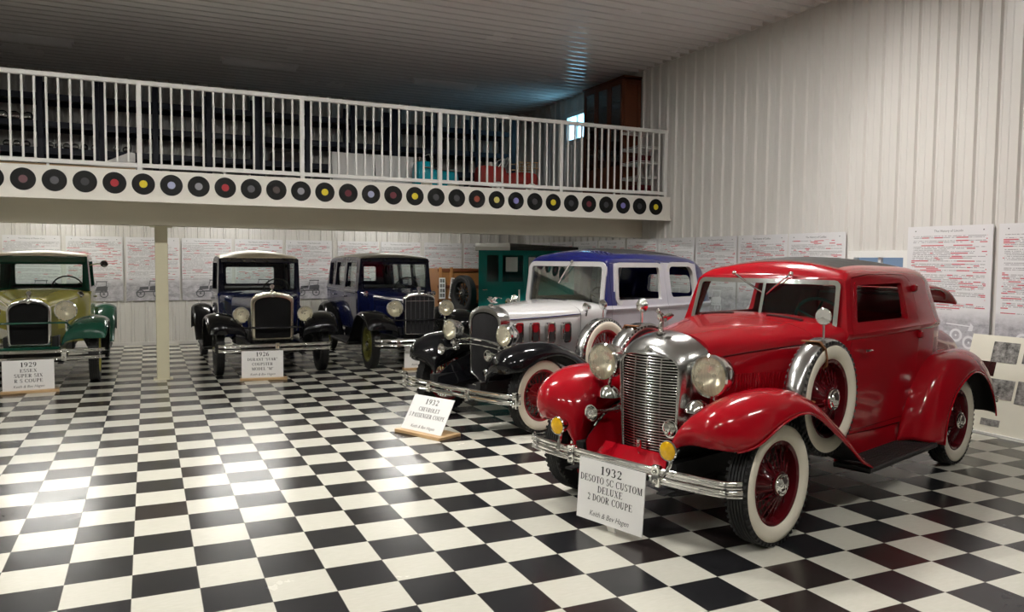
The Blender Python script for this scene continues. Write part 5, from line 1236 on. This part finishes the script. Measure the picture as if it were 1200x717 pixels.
    for i, (z, w) in enumerate(((.115,.26),(.595,.22))):
        b = MB(); b.box(-w/2,w/2,-.15,.15,0,.12,b=.006); b.box(-w/2-.004,w/2+.004,-.154,.154,.09,.125,b=.004); tag(b.build('box', ['maroon'], None, 30, (7.52,6.93,ZM+z)), 'small red lidded box on the white wire shelf unit, %s from the bottom' % ORD[i], 'box', 'red boxes on the wire shelf')
    # low platform with timber and a white wedge board near the left of the railing
    b = MB(); b.box(-1.5,-.02,7.0,7.5,ZM,ZM+.10,b=.01)
    tag(b.build('timber_platform', ['pine']), 'low timber platform behind the left part of the railing', 'platform')
    b = MB(); b.loft([[(-.52,7.12,ZM+.10),(-.02,7.12,ZM+.10),(-.02,7.12,ZM+.30),(-.08,7.12,ZM+.31)],[(-.52,7.16,ZM+.10),(-.02,7.16,ZM+.10),(-.02,7.16,ZM+.30),(-.08,7.16,ZM+.31)]]); tag(b.build('wedge_board', ['card']), 'white wedge-shaped board on the low timber platform', 'board')
loft_things()

# ------------------------------------------------------------------ teal carriage and wooden wagon at the back
def carriage():
    T = thing('carriage', 'teal closed carriage with cream-fronted dark roof near the back wall', 'carriage', (5.48, 8.95, 0), R(-23))
    b = MB(); W, D = 1.72, 1.25; b.loft([[(x0,y0,z),(x1,y0,z),(x1,y1,z),(x0,y1,z)] for x0,x1,y0,y1,z in ((.1,W-.1,.06,D-.06,.5),(0,W,0,D,.62),(0,W,0,D,1.82))])
    cut = []
    wins = [(.15,.36,1.24,1.715),(.43,.80,1.24,1.715),(.88,1.25,1.24,1.715),(1.33,1.62,1.24,1.715)]
    for a, c, z0, z1 in wins:
        m = MB(); m.prism(rpoly([(a,z0),(c,z0),(c,z1),(a,z1)], .02), -.1, .06); cut.append(m.mesh('c', [])); 
    me = b.mesh('b', []); inn = MB(); inn.box(.04,W-.04,.04,D-.04,.68,1.79); cut.append(inn.mesh('c', []))
    me = boolean(me, cut); me.materials.append(MT['teal']); me.polygons.foreach_set('material_index', [0]*len(me.polygons)); shade(me, 30); O('body', me, T)
    for a, c, z0, z1 in wins:
        f = MB(); f.ring(rpoly([(a-.03,z0-.03),(c+.03,z0-.03),(c+.03,z1+.03),(a-.03,z1+.03)], .03), rpoly([(a,z0),(c,z0),(c,z1),(a,z1)], .02), -.012, .0); fo = f.build('window_frame', ['teal'], T); g = MB(); g.box(a-.005, c+.005, .015, .02, z0-.005, z1+.005); g.build('pane', ['glass'], fo)
    d = MB(); d.ring([(.05,.66),(.455,.66),(.455,1.79),(.05,1.79)], [(.10,.72),(.42,.72),(.42,1.12),(.10,1.12)], -.010, .0) if False else d.box(.05,.09,-.012,0,.66,1.19); d.box(.34,.38,-.012,0,.66,1.19); d.box(.09,.34,-.012,0,.66,.71); d.box(.09,.34,-.012,0,1.14,1.19); do = d.build('door', ['teal'], T)
    h = MB(); h.tube([(.08,-.01,1.09),(.08,-.04,1.09),(.16,-.045,1.095)], .009, 6); h.build('door_handle', ['nickel'], do)
    for x in (.40,.84,1.29): s = MB(); s.box(x-.016,x+.016,-.014,0,.62,1.82); s.build('pillar_strip', ['teal'], T)
    r = MB(); r.box(.72,.745,-.016,0,.70,1.10); r.build('trim_strip', ['wpaint'], T)
    def roof(x0, x1, mat, nm, rise0, rise1):
        m = MB(); m.loft([[(x, -.07+ (D+.14)*k/10, 1.86+q*(1-((k-5)/5)**2)**.6) for k in range(11)]+[(x, D+.07, 1.80), (x, -.07, 1.80)] for x, q in ((x0, rise0), ((x0+x1)/2, (rise0+rise1)/2), (x1, rise1))]); m.build(nm, [mat], T, 40)
    roof(-.06,.56,'wpaint','roof_visor',.07,.09); roof(.56,W+.06,'darktop','roof',.08,.02)
    for s, (a, c) in enumerate(((.55,.76),(.96,1.08))): 
        m = MB(); m.box(a-.06, c-.06, .022, .024, 1.42, 1.68); m.build('paper_notice', ['card'], T)
    c = dict(R=.36, tw=.045, ri=.29, wheel='wood', wheelmat='teal'); ms = wheel_meshes(c)
    for x in (.3, 1.42):
        for y in (.02, D-.02): put_wheel(ms, T, (x, y, .36), y > .5)
    m = MB(); m.box(.1,W-.1,.3,.38,.40,.52); m.box(.1,W-.1,D-.38,D-.3,.40,.52)
    for x in (.3,1.42): m.tube([(x,.0,.36),(x,D,.36)], .03, 8); m.box(x-.05,x+.05,.28,.40,.36,.42); m.box(x-.05,x+.05,D-.40,D-.28,.36,.42)
    m.build('undercarriage', ['satin'], T)
carriage()
def wagon():
    T = thing('wooden_wagon', 'brown wooden wagon with a black spare tyre, between the navy sedan and the teal carriage', 'wagon', (5.40, 10.85, 0))
    W, D = 1.05, .85; ZT = 1.44
    b = MB(); b.box(0,W,0,.03,.72,ZT); b.box(0,W,D-.03,D,.72,ZT); b.box(0,.03,0,D,.72,ZT); b.box(W-.03,W,0,D,.72,ZT); b.box(0,W,0,D,.66,.72); b.build('body', ['wood'], T)
    for x in (.03,.27,.97): m = MB(); m.box(x-.03,x+.03,-.03,0,.68,ZT+.03,b=.006); m.build('stake', ['wood'], T)
    for z in (.78,1.08,ZT-.03): m = MB(); m.box(-.02,W+.02,-.02,0,z-.03,z+.03,b=.005); m.build('rail', ['redwood'], T)
    c = dict(R=.37, tw=.075, ri=.265, wheel='wood', wheelmat='satin'); ms = wheel_meshes(c)
    for x in (.2,.8):
        for y in (.05,D-.05): put_wheel(ms, T, (x, y, .37), y > .5)
    w = put_wheel(ms, T, (.36,-.45,.95), True, 'spare_wheel'); w.rotation_euler = (0,0,R(103))
    m = MB(); m.tube([(.40,-.45,.95),(.50,-.30,.95),(.50,-.02,.95)], .03, 8); m.tube([(.42,-.45,.95),(.5,-.03,.72)], .02, 8); m.build('spare_bracket', ['satin'], T)
    m = MB(); m.box(.1,W-.1,.3,D-.3,.5,.66)
    for x in (.2,.8): m.tube([(x,.05,.37),(x,D-.05,.37)], .03, 8); m.box(x-.04,x+.04,.3,.4,.36,.5); m.box(x-.04,x+.04,D-.4,D-.3,.36,.5)
    m.build('undercarriage', ['satin'], T)
    for x, rz, w_ in ((5.46,0,'left one beside the sedan headlight'),(5.66,8,'right one beside the spare tyre')):
        b = MB(); b.box(-.065,.065,-.004,.004,0,.42); 
        for k in range(4):
            z = .03+.098*k; b.box(-.05,-.004,-.006,-.004,z,z+.075,1); b.box(.004,.05,-.006,-.004,z,z+.075,1)
        o = b.build('photo_strip', ['card','photo'], None, 30, (x, 10.80, .84), (R(-0), R(rz), 0)); tag(o, 'white photo strip hung on the wooden wagon, '+w_, 'photo strip', 'photo strips on the wagon')
wagon()
# ------------------------------------------------------------------ camera
def camera():
    f, yaw, pit, roll = 918.95, .43563697, -.05819234, .00928533
    cy, sy, cp, sp = cos(yaw), sin(yaw), cos(pit), sin(pit)
    fw = Vector((sy*cp, cy*cp, sp)); r = Vector((cy, -sy, 0)); u = r.cross(fw)
    r2 = r*cos(roll)+u*sin(roll); u2 = -r*sin(roll)+u*cos(roll)
    cd = bpy.data.cameras.new('camera'); cd.sensor_width = 36; cd.lens = 36*f/1200; cd.clip_start = .05; cd.clip_end = 200
    o = bpy.data.objects.new('camera', cd); COL.objects.link(o)
    m = Matrix((r2, u2, -fw)).transposed().to_4x4(); m.translation = Vector((.0930075, -4.05858, 1.62364)); o.matrix_world = m
    SC.camera = o
camera()
SC.view_settings.view_transform = 'Standard'; SC.view_settings.look = 'None'; SC.view_settings.gamma = 1.0; SC.view_settings.use_curve_mapping = False
SC.view_settings.exposure = -0.05
SC.cycles.max_bounces = 8; SC.cycles.diffuse_bounces = 4; SC.cycles.glossy_bounces = 4; SC.cycles.transparent_max_bounces = 12
SC.cycles.sample_clamp_indirect = 6.0; SC.cycles.caustics_reflective = False; SC.cycles.caustics_refractive = False
